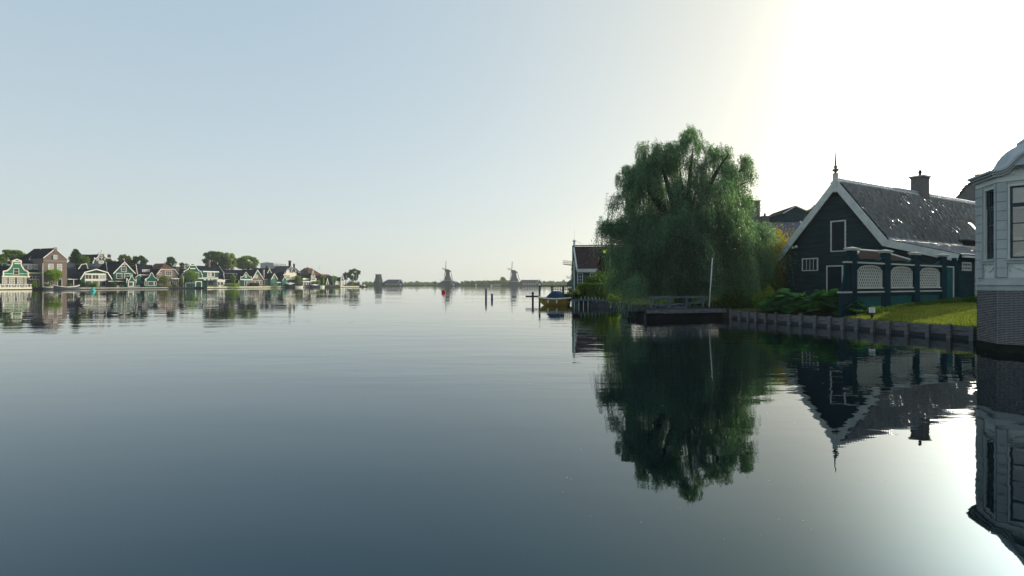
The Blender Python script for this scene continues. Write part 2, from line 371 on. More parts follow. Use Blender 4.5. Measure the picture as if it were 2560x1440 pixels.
def chimney(th, x, y, z0, z1, w=0.6, m=brickdk, pot=True, name='chimney'):
    mb = MB(); mb.box(x-w/2, x+w/2, y-w/2, y+w/2, z0, z1-0.12); mb.box(x-w/2-.07, x+w/2+.07, y-w/2-.07, y+w/2+.07, z1-.12, z1)
    c = mb.build(name, m, th)
    if pot:
        mb = MB(); mb.lathe([(.13, 0), (.1, .3), (.14, .34)], 8, (x, y, z1)); mb.build('chimney_pot', dark, c)
    return c
def smooth_pl(pts, k=4):                               # Catmull-Rom
    out = []
    for i in range(len(pts)-1):
        p0 = Vector(pts[max(i-1, 0)]); p1 = Vector(pts[i]); p2 = Vector(pts[i+1]); p3 = Vector(pts[min(i+2, len(pts)-1)])
        for j in range(k):
            t = j/k; out.append(tuple(0.5*((2*p1)+(p2-p0)*t+(2*p0-5*p1+4*p2-p3)*t*t+(3*p1-p0-3*p2+p3)*t**3)))
    out.append(tuple(pts[-1])); return out
def bell_house(label, x0, x1, t, pts, depth, wall, roof, trim=cream, tw=0.3, lower=None, lower_py=None, roof_py=None, name='bell_gable_house', group=None, g=LG0, smooth=True, roof_x=None, cat='house'):
    """shaped wooden facade with a white edge, a plain house behind it"""
    fr = LF((x0+x1)/2, t, g); P = fr.P(smooth_pl(pts) if smooth else pts)
    th = thing(name, label, cat, fr.loc, fr.rz, group)
    zl = fr.q((x0+x1)/2, lower_py)[1] if lower_py else 0.0
    poly = [(P[0][0], zl)]+P+[(P[-1][0], zl)]
    mb = MB(); mb.prism(poly, -0.02, 0.16); mb.build('gable_front', wall, th)
    mb = MB(); mb.strip(P, tw, -0.12, 0.20, side=-1); mb.build('gable_edge', trim, th)
    l, r_ = (P[0][0]+.15, P[-1][0]-.15); zt = fr.q((x0+x1)/2, roof_py)[1] if roof_py else max(p[1] for p in P)*0.8
    ze = min(P[0][1], P[-1][1])-0.15; m_ = (l+r_)/2
    mb = MB(); mb.prism([(l, -.3), (l, ze), (m_, zt-.1), (r_, ze), (r_, -.3)], 0.17, depth); mb.build('house_body', lower or wall, th)
    if lower_py:
        mb = MB(); mb.box(l, r_, 0.0, 0.165, -0.3, zl-0.005); mb.build('ground_floor_wall', lower or wall, th)
    mb = MB(); mb.strip([(l-.2, ze-.1), (m_, zt), (r_+.2, ze-.1)], 0.14, 0.21, depth+.1); mb.build('roof', roof, th)
    return th, fr

# ================================================================ RIGHT BANK
def sub(o, tf, fr):                                    # part built in frame fr under a thing standing in frame tf
    d = Vector((fr.loc[0]-tf.loc[0], fr.loc[1]-tf.loc[1], fr.g-tf.g)); c, s_ = math.cos(-tf.rz), math.sin(-tf.rz)
    o.location = (d.x*c-d.y*s_, d.x*s_+d.y*c, d.z); o.rotation_euler = (0, 0, fr.rz-tf.rz); return o
lead = mat('lead_sheet', (0.40, 0.43, 0.47), 0.45, 0.15, 1.5, bump=0.15, bscale=5)
greypaint = mat('pale_grey_paint', (0.39, 0.42, 0.41), 0.6, 0.13, 1.6, bump=0.06)
greylight = mat('ivory_plaster', (0.58, 0.60, 0.56), 0.6, 0.05, 2.0)
sash = mat('dark_sash_paint', (0.05, 0.075, 0.09), 0.4, 0.15)
brickblue = mat('grey_brown_brick', (0.078, 0.080, 0.088), 0.85, 0.35, 7.0, bump=0.5, bscale=60, island=True)
mortar = mat('pale_mortar', (0.36, 0.36, 0.355), 0.95, 0.2, 12, bump=0.4, bscale=60)
mossy = mat('wet_mossy_stone', (0.018, 0.022, 0.018), 0.5, 0.4, 5, bump=0.8)
clear = bpy.data.materials.new('clear_window_glass'); clear.use_nodes = True
t_ = clear.node_tree; t_.nodes.remove(t_.nodes['Principled BSDF'])
g_ = t_.nodes.new('ShaderNodeBsdfGlossy'); g_.inputs['Roughness'].default_value = 0.02
tr_ = t_.nodes.new('ShaderNodeBsdfTransparent'); tr_.inputs[0].default_value = (0.86, 0.9, 0.9, 1)
fz = t_.nodes.new('ShaderNodeLayerWeight'); fz.inputs['Blend'].default_value = 0.5; mx_ = t_.nodes.new('ShaderNodeMixShader')
t_.links.new(fz.outputs['Fresnel'], mx_.inputs[0]); t_.links.new(tr_.outputs[0], mx_.inputs[1]); t_.links.new(g_.outputs[0], mx_.inputs[2]); t_.links.new(mx_.outputs[0], t_.nodes['Material Output'].inputs[0])

# ---- the house with the bay window at the right edge
K0 = Vector((14.8, 17.8)); K1 = Vector((14.4, 16.6)); U2 = Vector((.643, -.766)).normalized()
B2 = Fr(K1, U2); B1 = Fr(K0, K1-K0)
bay = thing('bay_window_house', 'pale grey house at the right edge with a bay window on a brick base', 'house', B2.loc, B2.rz)
Q0, Q1, Q2, Q3 = (-.66, 1.08), (0, 0), (2.2, 0), (2.86, 1.08); QC = (1.1, 1.08)
def ring(l, q=(Q0, Q1, Q2, Q3), back=1.08): return [(QC[0]+(a-QC[0])*l, QC[1]+(b-QC[1])*l) for a, b in q]
def inset(d):                                          # plan of the bay moved outwards by d
    c = d*math.tan(R(29)); s_ = 0.66/1.266; k_ = 1.08/1.266
    return [(-.66-d*k_-0.0, 1.08-d*s_), (-c, -d), (2.2+c, -d), (2.86+d*k_, 1.08-d*s_), (2.86, 1.3), (-.66, 1.3)]
mb = MB(); mb.slab(inset(0.015), 0.24, 1.835); mb.slab([(-.62, 1.0), (3.6, 1.0), (7, 1.0), (7, 8), (-.62, 8)], -0.5, 5.35); mb.build('brick_core', mortar, bay)
mb = MB(); mb.slab(inset(0.05), -0.6, 0.2); mb.slab(inset(0.032), 0.2, 0.245); mb.build('wet_plinth', mossy, bay)
br_me = MB().box(-0.098, 0.098, -0.017, 0.01, -0.0170, 0.0170).mesh('brick'); br_me.materials.append(brickblue)
rest = MB(); nb = 0
for r_ in range(31):
    z = 0.275+r_*0.0505
    if r_ % 2: rest.box(.0, .10, -.026, 0, z-.017, z+.017)
    for j in range(11):
        x = 0.098+j*0.208+(0.109 if r_ % 2 else 0)
        if x > 2.1: continue
        if x < 1.9 and nb < 290:
            o = link('brick', br_me, None, bay, loc=(x, -0.009+random.uniform(-.003, .003), z)); o.rotation_euler = (0, random.uniform(-.01, .01), 0); nb += 1
        else: rest.box(x-.098, x+.098, -.026, 0, z-.017, z+.017)
rest.build('bricks_of_front', brickblue, bay, kind='stuff')
rest = MB()
for r_ in range(31):
    z = 0.275+r_*0.0505
    x = 0.0 if r_ % 2 else -0.1
    while x < 1.25:
        rest.box(max(x, -.01)+.005, min(x+.2, 1.275)-.002, -.026+random.uniform(-.003, .003), 0, z-.017, z+.017); x += 0.208
sub(rest.build('bricks_of_side', brickblue, bay, kind='stuff'), B2, B1)
mb = MB(); mb.slab(inset(0.03), 1.835, 1.975); mb.build('base_band', greypaint, bay)
mb = MB(); mb.slab(inset(0.085), 1.975, 2.02); mb.slab(inset(0.06), 2.02, 2.06); mb.build('base_moulding', greypaint, bay)
mb = MB(); mb.slab(inset(0.0), 2.06, 2.2); mb.build('dado', greypaint, bay)
# pilasters of rusticated blocks
def pil(fr, x0, x1, z0=2.2, z1=5.0, n=10):
    h = (z1-z0)/n
    for i in range(n):
        mb = MB(); mb.box(x0+.006, x1-.006, -0.055, 0.12, z0+i*h+.010, z0+(i+1)*h-.010); sub(mb.build('block', greypaint, bay), B2, fr)
    mb = MB(); mb.box(x0+.012, x1-.012, -0.025, 0.14, z0, z1); sub(mb.build('pilaster_core', greypaint, bay), B2, fr)
w2 = B2.x(2519); w1a, w1b = B1.x(2461), B1.x(2489.5)
pil(B2, -0.02, w2); pil(B2, 2.2-w2, 2.22); pil(B1, -0.02, w1a); pil(B1, w1b, 1.266-0.01)
B3 = Fr(B2.w(2.2, 0).xy, (B2.w(2.86, 1.08)-B2.w(2.2, 0)).xy); pil(B3, 0.03, 0.25); pil(B3, 1.0, 1.26)
for fr, a, b_ in ((B2, w2, 2.2-w2), (B1, w1a, w1b), (B3, 0.25, 1.0)):
    mb = MB(); mb.box(a, b_, 0.0, 0.12, 2.2, 2.62); sub(mb.build('apron_panel', greylight, bay), B2, fr)
    mb = MB(); mb.box(a-.03, b_+.03, -0.10, 0.12, 2.70, 2.76); mb.box(a-.01, b_+.01, -0.06, 0.12, 2.62, 2.70); sub(mb.build('sill', greypaint, bay), B2, fr)
    mb = MB(); mb.box(a, b_, -0.01, 0.12, 4.93, 5.0); sub(mb.build('lintel', greypaint, bay), B2, fr)
    # carved swag on the apron panel
    mb = MB(); n_ = 26; w_ = b_-a
    for i in range(n_):
        t = i/(n_-1); xx = a+.07+(w_-.14)*t; zz = 2.56-0.16*math.sin(math.pi*((t*2) % 1 if w_ > 1 else t))+0.012*math.sin(i*2.4)
        mb.lathe([(.004, -.028), (.026, -.014), (.03, .004), (.016, .024)], 6, (xx, -.012, zz))
    for xx in (a+.06, b_-.06, (a+b_)/2):
        for j in range(5): mb.lathe([(.004, -.025), (.022, 0), (.004, .025)], 6, (xx+.012*math.sin(j*2), -.01, 2.58-j*.045))
    sub(mb.build('carved_swag', greylight, bay, smooth=True), B2, fr)
    # sash window: outer casing, dark sashes, blind above
    mb = MB(); c = 0.05
    mb.box(a, a+c, -.02, .1, 2.76, 4.93); mb.box(b_-c, b_, -.02, .1, 2.76, 4.93); mb.box(a+c, b_-c, -.02, .1, 4.87, 4.93)
    wd = sub(mb.build('window', greylight, bay), B2, fr)
    a2, b2 = a+c, b_-c; zt = 4.32; nx = 1 if w_ > 1 else 2
    mb = MB(); s_ = 0.055
    for z0, z1, yy in ((2.76, zt, .05), (zt, 4.87, .03)):
        mb.box(a2, a2+s_, yy, yy+.04, z0, z1); mb.box(b2-s_, b2, yy, yy+.04, z0, z1); mb.box(a2+s_, b2-s_, yy, yy+.04, z1-s_, z1); mb.box(a2+s_, b2-s_, yy, yy+.04, z0, z0+s_)
        for i in range(1, nx if z0 < 3 else nx): mb.box((a2+b2)/2-.015, (a2+b2)/2+.015, yy+.003, yy+.037, z0+s_, z1-s_)
    if w_ > 1: mb.box(a2+s_, b2-s_, .053, .087, 3.25, 3.28); mb.box(a2+s_, b2-s_, .053, .087, 3.77, 3.80)
    else: mb.box(a2+s_, b2-s_, .053, .087, 3.27, 3.30); mb.box(a2+s_, b2-s_, .053, .087, 3.77, 3.80)
    mb.build('sash', sash, wd)
    mb = MB(); mb.box(a2+s_*.8, b2-s_*.8, .066, .070, 2.8, zt-.04); mb.box(a2+s_*.8, b2-s_*.8, .046, .050, zt+.04, 4.83); mb.build('pane', clear, wd)
    mb = MB(); mb.box(a2+.02, b2-.02, .11, .12, zt-.1, 4.9); mb.build('blind', greylight, wd)
# room seen through the panes
room = mat('room_wall', (0.30, 0.31, 0.30), 0.8, 0.2, 1)
mb = MB(); mb.slab([(-.5, .98), (.1, .6), (2.1, .6), (2.7, .98)], 2.2, 5.0); mb.build('room_back_wall', room, bay)
mb = MB(); mb.slab([(-.45, .9), (.05, .13), (2.15, .13), (2.6, .9)], 2.66, 2.72); mb.build('window_board', greylight, bay)
mb = MB(); mb.slab(inset(-.02), 5.0, 5.02); mb.build('bay_ceiling', greylight, bay)
cer = mat('white_ceramic', (0.75, 0.75, 0.72), 0.2, 0.03)
for px, py, r_, lb in ((2541, 597, .16, 'white oval dish leaning in the bay window, upper one behind the middle panes'), (2558, 639, .22, 'large white oval platter at the bottom of the bay window')):
    x_, z_ = B2.q(px, py, 0.2); mb = MB(); mb.lathe([(.01, 0), (.6*r_, .006), (r_, .03), (r_*.98, .036), (.6*r_, .014), (.01, .01)], 20, (0, 0, 0), 1.0, .55)
    o = mb.build('dish', cer, smooth=True); p = B2.w(x_, 0.25, max(z_, 2.72+r_*.56)); o.location = p; o.rotation_euler = (R(82), 0, B2.rz); tag(o, lb, 'dish')
o = MB().lathe([(.03, 0), (.05, .05), (.03, .12), (.035, .2), (.012, .24)], 10).build('jug', cer, smooth=True); o.location = B1.w(.66, .25, 2.72); tag(o, 'small pale jug on the window board in the narrow side light of the bay', 'jug')
# entablature, arched cornice, lead dome
mb = MB(); mb.slab(inset(0.03), 5.02, 5.17); mb.build('frieze', greylight, bay)
arch = [(-.1, 5.17), (.12, 5.18), (.25, 5.24), (.38, 5.38), (.52, 5.54), (.72, 5.66), (.95, 5.72), (1.1, 5.73), (1.25, 5.72), (1.48, 5.66), (1.68, 5.54), (1.82, 5.38), (1.95, 5.24), (2.08, 5.18), (2.3, 5.17)]
mb = MB(); mb.prism([(0, 5.16)]+arch[1:-1]+[(2.2, 5.16)], -0.03, 0.25); mb.build('tympanum', greylight, bay)
mb = MB()
for k_, (lo, hi, d0) in enumerate(((0.0, .07, .12), (.07, .13, .2), (.13, .19, .27))):
    P_ = [(x, z+lo) for x, z in arch]; mb.strip(P_, hi-lo, -d0-.03, .3)
mb.build('arched_cornice', greypaint, bay)
for side_ in (0, 1):
    mb = MB()
    for k_, (lo, hi, d0) in enumerate(((5.17, 5.24, .12), (5.24, 5.30, .2), (5.30, 5.36, .27))):
        I = inset(d0); mb.slab([I[3], I[2], (2.05, .6), (2.86, 1.3)] if side_ else [I[0], I[1], (0.15, .6), (-.66, 1.3)], lo, hi)
    mb.build('cornice', greypaint, bay)
mb = MB(); rg = random.Random(4)                       # carved leaf relief in the tympanum
for i in range(70):
    t = rg.uniform(.12, .88); x = 2.2*t; h = np.interp(x, [p[0] for p in arch], [p[1] for p in arch])-5.2
    z = 5.2+rg.random()**.7*max(0.02, h-.05); s_ = rg.uniform(.02, .045); mb.lathe([(.004, -s_), (s_*.7, -s_*.4), (s_, s_*.1), (.5*s_, s_*.7), (.004, s_)], 6, (x, -.03, z), 1.5, .8)
mb.build('carved_relief', greylight, bay, smooth=True)
prof = [(1.17, 5.36), (1.04, 5.40), (.9, 5.44), (.83, 5.52), (.78, 5.64), (.73, 5.82), (.68, 5.95), (.62, 6.06), (.55, 6.15), (.48, 6.21), (.475, 6.30), (.38, 6.42), (.2, 6.52), (.02, 6.56)]
Q8 = [Q0, Q1, Q2, Q3, (2.86, 2.2), (-.66, 2.2)]; vs = []; fs = []
for l, z in prof: vs += [(QC[0]+(a-QC[0])*l, QC[1]+(b-QC[1])*l, z) for a, b in Q8]
for j in range(len(prof)-1): fs += [(j*6+k, j*6+(k+1) % 6, (j+1)*6+(k+1) % 6, (j+1)*6+k) for k in range(6)]
mb = MB(); mb.add(vs, fs); mb.prism([(a, b+.19) for a, b in arch[2:-2]], -.2, 1.0); mb.build('lead_roof', lead, bay)
mb = MB(); mb.add([(.6, 1.4, 5.36), (7, 1.4, 5.36), (7, 8, 5.36), (.6, 8, 5.36), (3, 4.6, 8.4), (6, 4.6, 8.4)], [(0, 1, 5, 4), (1, 2, 5), (2, 3, 4, 5), (3, 0, 4), (3, 2, 1, 0)]); mb.build('main_roof', roofgr, bay)

# ---- unseen house added behind the bay window house to block low sun and sky
HB = Fr((.799*47-.602*7.8, .602*47+.799*7.8), (-.602, .799), .9)
hb = thing('village_house', 'unseen boarded house added behind the bay window house to shade screen and lawn', 'house', HB.loc, HB.rz)
mb = MB(); mb.prism([(0, -.3), (0, 5.4), (1.2, 7.6), (2.4, 5.4), (2.4, -.3)], -4, 0); mb.build('wall', greendk, hb)
mb = MB(); mb.strip([(-.25, 5.0), (1.2, 7.7), (2.65, 5.0)], .15, -4.2, .2); mb.build('roof', roofgr, hb)

# ---- garden screen with lattice panels
FP1 = Vector((16.2, 26.6)); FQ = Fr(FP1, (8.9, 6.1), 0.45)
scr = thing('garden_screen', 'tall dark green timber garden screen with three arched white lattice panels', 'fence', FQ.loc, FQ.rz)
fgreen = mat('screen_dark_green', (0.008, 0.031, 0.044), 0.85, 0.2, 1.2, spec=0, bump=0.1)
fpanel = mat('screen_mid_green', (0.017, 0.080, 0.085), 0.85, 0.15, 1.2, spec=0, bump=0.1)
capm = mat('cap_white', (0.46, 0.47, 0.43), 0.6, 0.1)
posts = [(2122, 2138, 626), (2205.5, 2222, 632), (2281, 2295, 637), (2349, 2363, 641)]
px_ = []
for a, b_, yt in posts:
    x0, zt = FQ.q(a, yt); x1, _ = FQ.q(b_, yt); px_.append((x0, x1, zt)); mb = MB(); mb.box(x0+.03, x1-.03, -.10, .10, -.3, zt); p = mb.build('post', fgreen, scr)
    mb = MB(); mb.box(x0-.05, x1+.05, -.15, .15, zt, zt+.07); m_ = (x0+x1)/2; c1, c2 = x0-.10, x1+.10
    mb.add([(c1, -.2, zt+.07), (c2, -.2, zt+.07), (c2, .2, zt+.07), (c1, .2, zt+.07), (c1, -.2, zt+.11), (c2, -.2, zt+.11), (c2, .2, zt+.11), (c1, .2, zt+.11), (m_, 0, zt+.19)],
           [(0, 3, 2, 1), (0, 1, 5, 4), (1, 2, 6, 5), (2, 3, 7, 6), (3, 0, 4, 7), (4, 5, 8), (5, 6, 8), (6, 7, 8), (7, 4, 8)]); mb.build('cap', capm, p)
zr1 = FQ.q(2170, 656)[1]; zr1b = FQ.q(2170, 659.5)[1]; zr2 = FQ.q(2170, 728)[1]; zr2b = FQ.q(2170, 731.5)[1]
zl0 = FQ.q(2170, 718.5)[1]; zl1 = FQ.q(2172, 663)[1]; zsh = FQ.q(2140, 675)[1]; zp1 = FQ.q(2170, 741)[1]; zp0 = FQ.q(2170, 768)[1]; zdip = FQ.q(2172, 653.5)[1]; ztop = FQ.q(2140, 640)[1]
def clip(p, d, poly):                                   # line p+t*d against a convex polygon
    t0, t1 = -99, 99; n = len(poly)
    for i in range(n):
        a = poly[i]; b = poly[(i+1) % n]; nx_, nz_ = (b[1]-a[1]), -(b[0]-a[0]); den = nx_*d[0]+nz_*d[1]; num = nx_*(a[0]-p[0])+nz_*(a[1]-p[1])
        if abs(den) < 1e-9:
            if num < 0: return None
            continue
        t = num/den
        if den > 0: t1 = min(t1, t)
        else: t0 = max(t0, t)
    return (t0, t1) if t1-t0 > 0.06 else None
for i in range(3):
    x0, x1 = px_[i][1], px_[i+1][0]; w_ = x1-x0; m_ = (x0+x1)/2
    top = [(x0, zr1)]+[(x0, ztop)]+[(x0+w_*.5*(1-math.cos(t_))*1.0, zdip+(ztop-zdip)*abs(math.cos(t_))**3.0) for t_ in np.linspace(.25, math.pi-.25, 13)]+[(x1, ztop), (x1, zr1)]
    mb = MB(); mb.prism(top, -.04, .04); mb.build('scooped_board', fgreen, scr)
    mb = MB(); mb.strip(top[2:-2], 0.018, -.05, .05); mb.build('scoop_capping', fpanel, scr)
    for a, b_, nm in ((zr1b, zr1, 'upper_rail'), (zr2b, zr2, 'lower_rail')):
        mb = MB(); mb.box(x0, x1, -.12, .08, a, b_); mb.build(nm, capm, scr)
    ins = 0.0; xa, xb = x0+.12, x1-.14
    ar = [(xa, zl0), (xa, zsh), (xa+.12, zsh+.04), (xa+.2, zsh+.1)]+[(m_+(xb-xa-.44)/2*math.cos(t_), zsh+.1+(zl1-zsh-.1)*math.sin(t_)) for t_ in np.linspace(math.pi-.15, .15, 11)]+[(xb-.2, zsh+.1), (xb-.12, zsh+.04), (xb, zsh), (xb, zl0)]
    mb = MB(); mb.prism([(x0, zl0)]+ar+[(x1, zl0), (x1, zr1b), (x0, zr1b)], -.035, .035); mb.build('arch_surround', fgreen, scr)
    mb = MB(); mb.strip(ar, 0.05, -.06, .06, side=-1); mb.box(x0+.05, x1-.08, -.1, .07, zl0-.06, zl0); mb.build('lattice_frame', capm, scr)
    cv = [(xa, zl0), (xa, zsh+.02)]+[(m_+(xb-xa)/2*math.cos(t_)*.97, zsh+.04+(zl1-zsh-.04)*math.sin(t_)) for t_ in np.linspace(math.pi-.1, .1, 9)]+[(xb, zsh+.02), (xb, zl0)]; cv = cv[::-1]
    ar_ = sum(cv[j][0]*cv[(j+1) % len(cv)][1]-cv[(j+1) % len(cv)][0]*cv[j][1] for j in range(len(cv)))
    if ar_ < 0: cv = cv[::-1]
    for sg in (1, -1):
        k = -9.0
        while k < 9.0:
            p = (m_+k, (zl0+zl1)/2); d = (math.cos(R(52))*sg, math.sin(R(52))); c_ = clip(p, d, cv); k += 0.225
            if not c_: continue
            a = (p[0]+d[0]*c_[0], p[1]+d[1]*c_[0]); b_ = (p[0]+d[0]*c_[1], p[1]+d[1]*c_[1]); nx_, nz_ = -d[1]*.026, d[0]*.026; y0 = -.022 if sg > 0 else .001
            mb = MB(); mb.prism([(a[0]-nx_, a[1]-nz_), (b_[0]-nx_, b_[1]-nz_), (b_[0]+nx_, b_[1]+nz_), (a[0]+nx_, a[1]+nz_)], y0, y0+.02); mb.build('slat', capm, scr)
    mb = MB(); mb.box(x0, x1, -.05, .05, zp1, zl0-.06 if zr2 > zl0 else zr2b); mb.box(x0, x1, -.045, .045, zr2, zl0-.06); mb.box(x0, x0+.12, -.05, .05, -.2, zp1); mb.box(x1-.12, x1, -.05, .05, -.2, zp1); mb.box(x0+.12, x1-.12, -.05, .05, -.2, zp0); mb.build('panel_frame', fgreen, scr)
    mb = MB(); mb.box(x0+.1, x1-.1, -.01, .01, zp0-.02, zp1+.02); mb.build('lower_panel', fpanel, scr)
wing = FQ.P([(2100, 724), (2104, 719), (2108, 708), (2111, 690), (2113, 668), (2117, 650), (2122, 641), (2122.5, 800), (2100, 800)])
mb = MB(); mb.prism(wing, -.06, .06); mb.build('curved_wing', fgreen, scr)
mb = MB(); mb.box(FQ.x(2098), FQ.x(2124), -.12, .1, zr2b, zr2); mb.box(FQ.x(2112), FQ.x(2124), -.12, .1, zr1b, zr1); mb.build('wing_capping', capm, scr)
xa, xb = px_[3][1], FQ.x(2382); mb = MB(); mb.box(xa, xb, -.04, .04, -.2, zr1-.05); mb.build('end_panel', fpanel, scr)
mb = MB(); mb.box(xb-.12, xb, -.07, .06, -.1, zr1); mb.box(xa, xb-.12, -.07, .06, zr1-.07, zr1); mb.build('end_panel_edge', capm, scr)
mb = MB(); mb.box(FQ.x(2384), FQ.x(2393), -.1, .1, -.3, FQ.q(2388, 645)[1]); mb.build('post', fgreen, scr)

# ---- the big tarred barn
BG = Fr((27.1, 34.1), (.517, -.856), 0.6)
barn = thing('barn', 'large dark green boarded barn with white bargeboards and grey pantile roof', 'barn', BG.loc, BG.rz)
bwood = mat('barn_dark_green_board', (0.015, 0.040, 0.050), 0.8, 0.3, 0.8, spec=0, bump=0.25, stretch=(1, 1, 6))
pantile_m = mat('pantiles', (0.34, 0.36, 0.395), 0.33, 0.35, 3.0, spec=0.5, bump=0.25, bscale=18)
BP = BG.P([(1933, 660), (1952, 640), (1975, 610), (2096, 452), (2225, 604), (2400, 641)])
BP[-1] = (0.25, BP[-1][1])
def bz(x):
    for (a, za), (b, zb) in zip(BP, BP[1:]):
        if a <= x <= b: return za+(zb-za)*(x-a)/(b-a)
    return BP[0][1] if x < BP[0][0] else BP[-1][1]
BL = 26.0; XL, XR = BP[0][0]+.35, -0.1; pk = BP[3]
body = [(XL, -.3), (XL, bz(XL)-.08)]+[(a, z-.08) for a, z in BP if XL < a < XR]+[(XR, bz(XR)-.08), (XR, -.3)]
mb = MB(); mb.prism(body, 0.02, BL); mb.build('frame_wall', bwood, barn)
z = -.1
while z < pk[1]-.35:
    z1 = min(z+.27, pk[1]-.2)
    def span(zz):
        xs = np.linspace(XL, XR, 1500); ok = [x for x in xs if bz(x)-.12 > zz]; return (ok[0], ok[-1]) if ok else None
    s0, s1 = span(z), span(z1)
    if not s0: break
    s1 = s1 or ((s0[0]+s0[1])/2-.01, (s0[0]+s0[1])/2+.01)
    y0, y1 = -.055, -.012
    MB().hexa([(s0[0], y0, z), (s0[1], y0, z), (s0[1], .02, z), (s0[0], .02, z), (s1[0], y1, z1), (s1[1], y1, z1), (s1[1], .02, z1), (s1[0], .02, z1)]).build('board', bwood, barn)
    z = z1
mb = MB(); mb.strip([(a, b_-.02) for a, b_ in BP], .12, -.32, BL+.2); rf = mb.build('roof', mat('roof_underside', (0.03, 0.035, 0.04), .7), barn)
# white bargeboards, wider than the roof is thick
mb = MB(); mb.strip([(a, b_+.12) for a, b_ in BP[:4]], .46, -.42, -.325, side=-1); mb.build('bargeboard', greywhite, barn)
mb = MB(); mb.strip([(a, b_+.12) for a, b_ in BP[3:]], .46, -.424, -.328, side=-1); mb.build('bargeboard', greywhite, barn)
mb = MB(); p0 = (pk[0], -.37)
mb.box(pk[0]-.16, pk[0]+.16, -.45, -.29, pk[1]-.35, pk[1]+.5); mb.box(pk[0]-.09, pk[0]+.09, -.46, -.3, pk[1]-.85, pk[1]-.35); mb.build('apex_board', greywhite, barn)
mb = MB(); mb.lathe([(.13, 0), (.05, .08), (.09, .12), (.2, .22), (.2, .3), (.07, .36), (.11, .44), (.12, .52), (.04, .6), (.06, .68), (.045, .9), (.015, 1.55)], 10, (pk[0], -.37, pk[1]+.48)); mb.build('finial', mat('finial_grey', (0.12, 0.14, 0.15), .5), barn, smooth=True)
def pantiles(A, B, y0, y1, parent, name='pantiles', pitch=.245, course=.33, seed=1, lift=.115, mt=None):
    A = Vector((A[0], A[1])); B = Vector((B[0], B[1])); Ls = (B-A).length; d = (B-A)/Ls; nrm = Vector((-d.y, d.x)); nrm = nrm if nrm.y > 0 else -nrm
    nc = int((y1-y0)/pitch); per = 6; ys = np.linspace(0, nc, nc*per+1); nr = max(2, int(Ls/course)); rg = np.random.default_rng(seed)
    prof = 0.034*(0.5+0.5*np.cos(2*np.pi*ys))**1.3
    V = []; jit = rg.normal(0, .009, (nr, nc+1))+.007*np.sin(np.arange(nc+1)[None, :]*.11+np.arange(nr)[:, None]*.35+seed)+.006*np.sin(np.arange(nc+1)[None, :]*.31-np.arange(nr)[:, None]*.8); slide = rg.normal(0, .010, (nr, nc+1))
    for r_ in range(nr):
        for e in (0, 1):
            s_ = (r_+e)*Ls/nr-(0.04 if e == 0 else -.0); ti = np.minimum(ys.astype(int), nc-1)
            h = lift+prof+(.024 if e == 0 else 0.0)+jit[r_, ti]*(1 if e == 0 else .3)
            sl = s_+slide[r_, ti]*(1 if e == 0 else 0)
            V.append(np.stack([A.x+d.x*sl+nrm.x*h, y0+(y1-y0)*ys/nc, A.y+d.y*sl+nrm.y*h], 1))
    V = np.concatenate(V); m = nc*per+1; i, j = np.meshgrid(np.arange(m-1), np.arange(2*nr-1)); a = (j*m+i).ravel()
    Q = np.stack([a, a+1, a+m+1, a+m], 1)
    Q = Q[:, ::-1] if d.x < 0 else Q
    fl_ = np.array([V[Q[0][k]] for k in range(4)]); nn_ = np.cross(fl_[1]-fl_[0], fl_[2]-fl_[0]); Q = Q[:, ::-1] if nn_[2] < 0 else Q
    me = arr_mesh(name, V, Q); return link(name, me, mt or pantile_m, parent, kind='stuff')
pantiles(BP[4], BP[3], -.3, BL, barn); pantiles(BP[5], BP[4], -.3, BL, barn, seed=5)
mb = MB()
for i in range(int((BL+.3)/.36)):
    y = -.3+i*.36; r1 = .13; mb.tube((pk[0], y, pk[1]+.15), (pk[0], y+.38, pk[1]+.13), r1, r1*.86, 8)
mb.build('ridge_tiles', pantile_m, barn, kind='stuff')
def on_roof(px, py, A, B):
    best = None
    for i in range(400):
        x = A[0]+(B[0]-A[0])*i/400; z = A[1]+(B[1]-A[1])*i/400; k = (px-CX)/F
        p = BG.w(x, 0); den = BG.vv.x-k*BG.vv.y; y = (k*p.y-p.x)/den; q = BG.w(x, y, z); yy = HY-(q.z-CZ)*F/q.y
        if best is None or abs(yy-py) < best[0]: best = (abs(yy-py), x, y, z)
    return best[1:]
x_, y_, z_ = on_roof(2299, 478, BP[4], BP[3]); ych = (0.7286*BG.w(pk[0], 0).y-BG.w(pk[0], 0).x)/(BG.vv.x-.7286*BG.vv.y)
zc = CZ+(HY-444)/F*BG.w(pk[0], ych).y-.6
mb = MB(); mb.box(pk[0]-.45, pk[0]+.45, ych-.55, ych+.55, pk[1]-.4, zc); mb.box(pk[0]-.5, pk[0]+.5, ych-.6, ych+.6, zc-.12, zc-.04)
ch = mb.build('chimney', mat('chimney_brick', (.13, .125, .125), .85, .2, 6, bump=.3), barn)
mb = MB(); mb.box(pk[0]-.58, pk[0]+.58, ych-.68, ych+.68, zc, zc+.09); mb.build('chimney_cap', pantile_m, ch)
mb = MB(); mb.lathe([(.12, 0), (.13, .1), (.08, .2), (.14, .3), (.13, .42), (.06, .5), (.05, .6)], 8, (pk[0], ych, zc+.09)); mb.build('chimney_cowl', dark, ch)
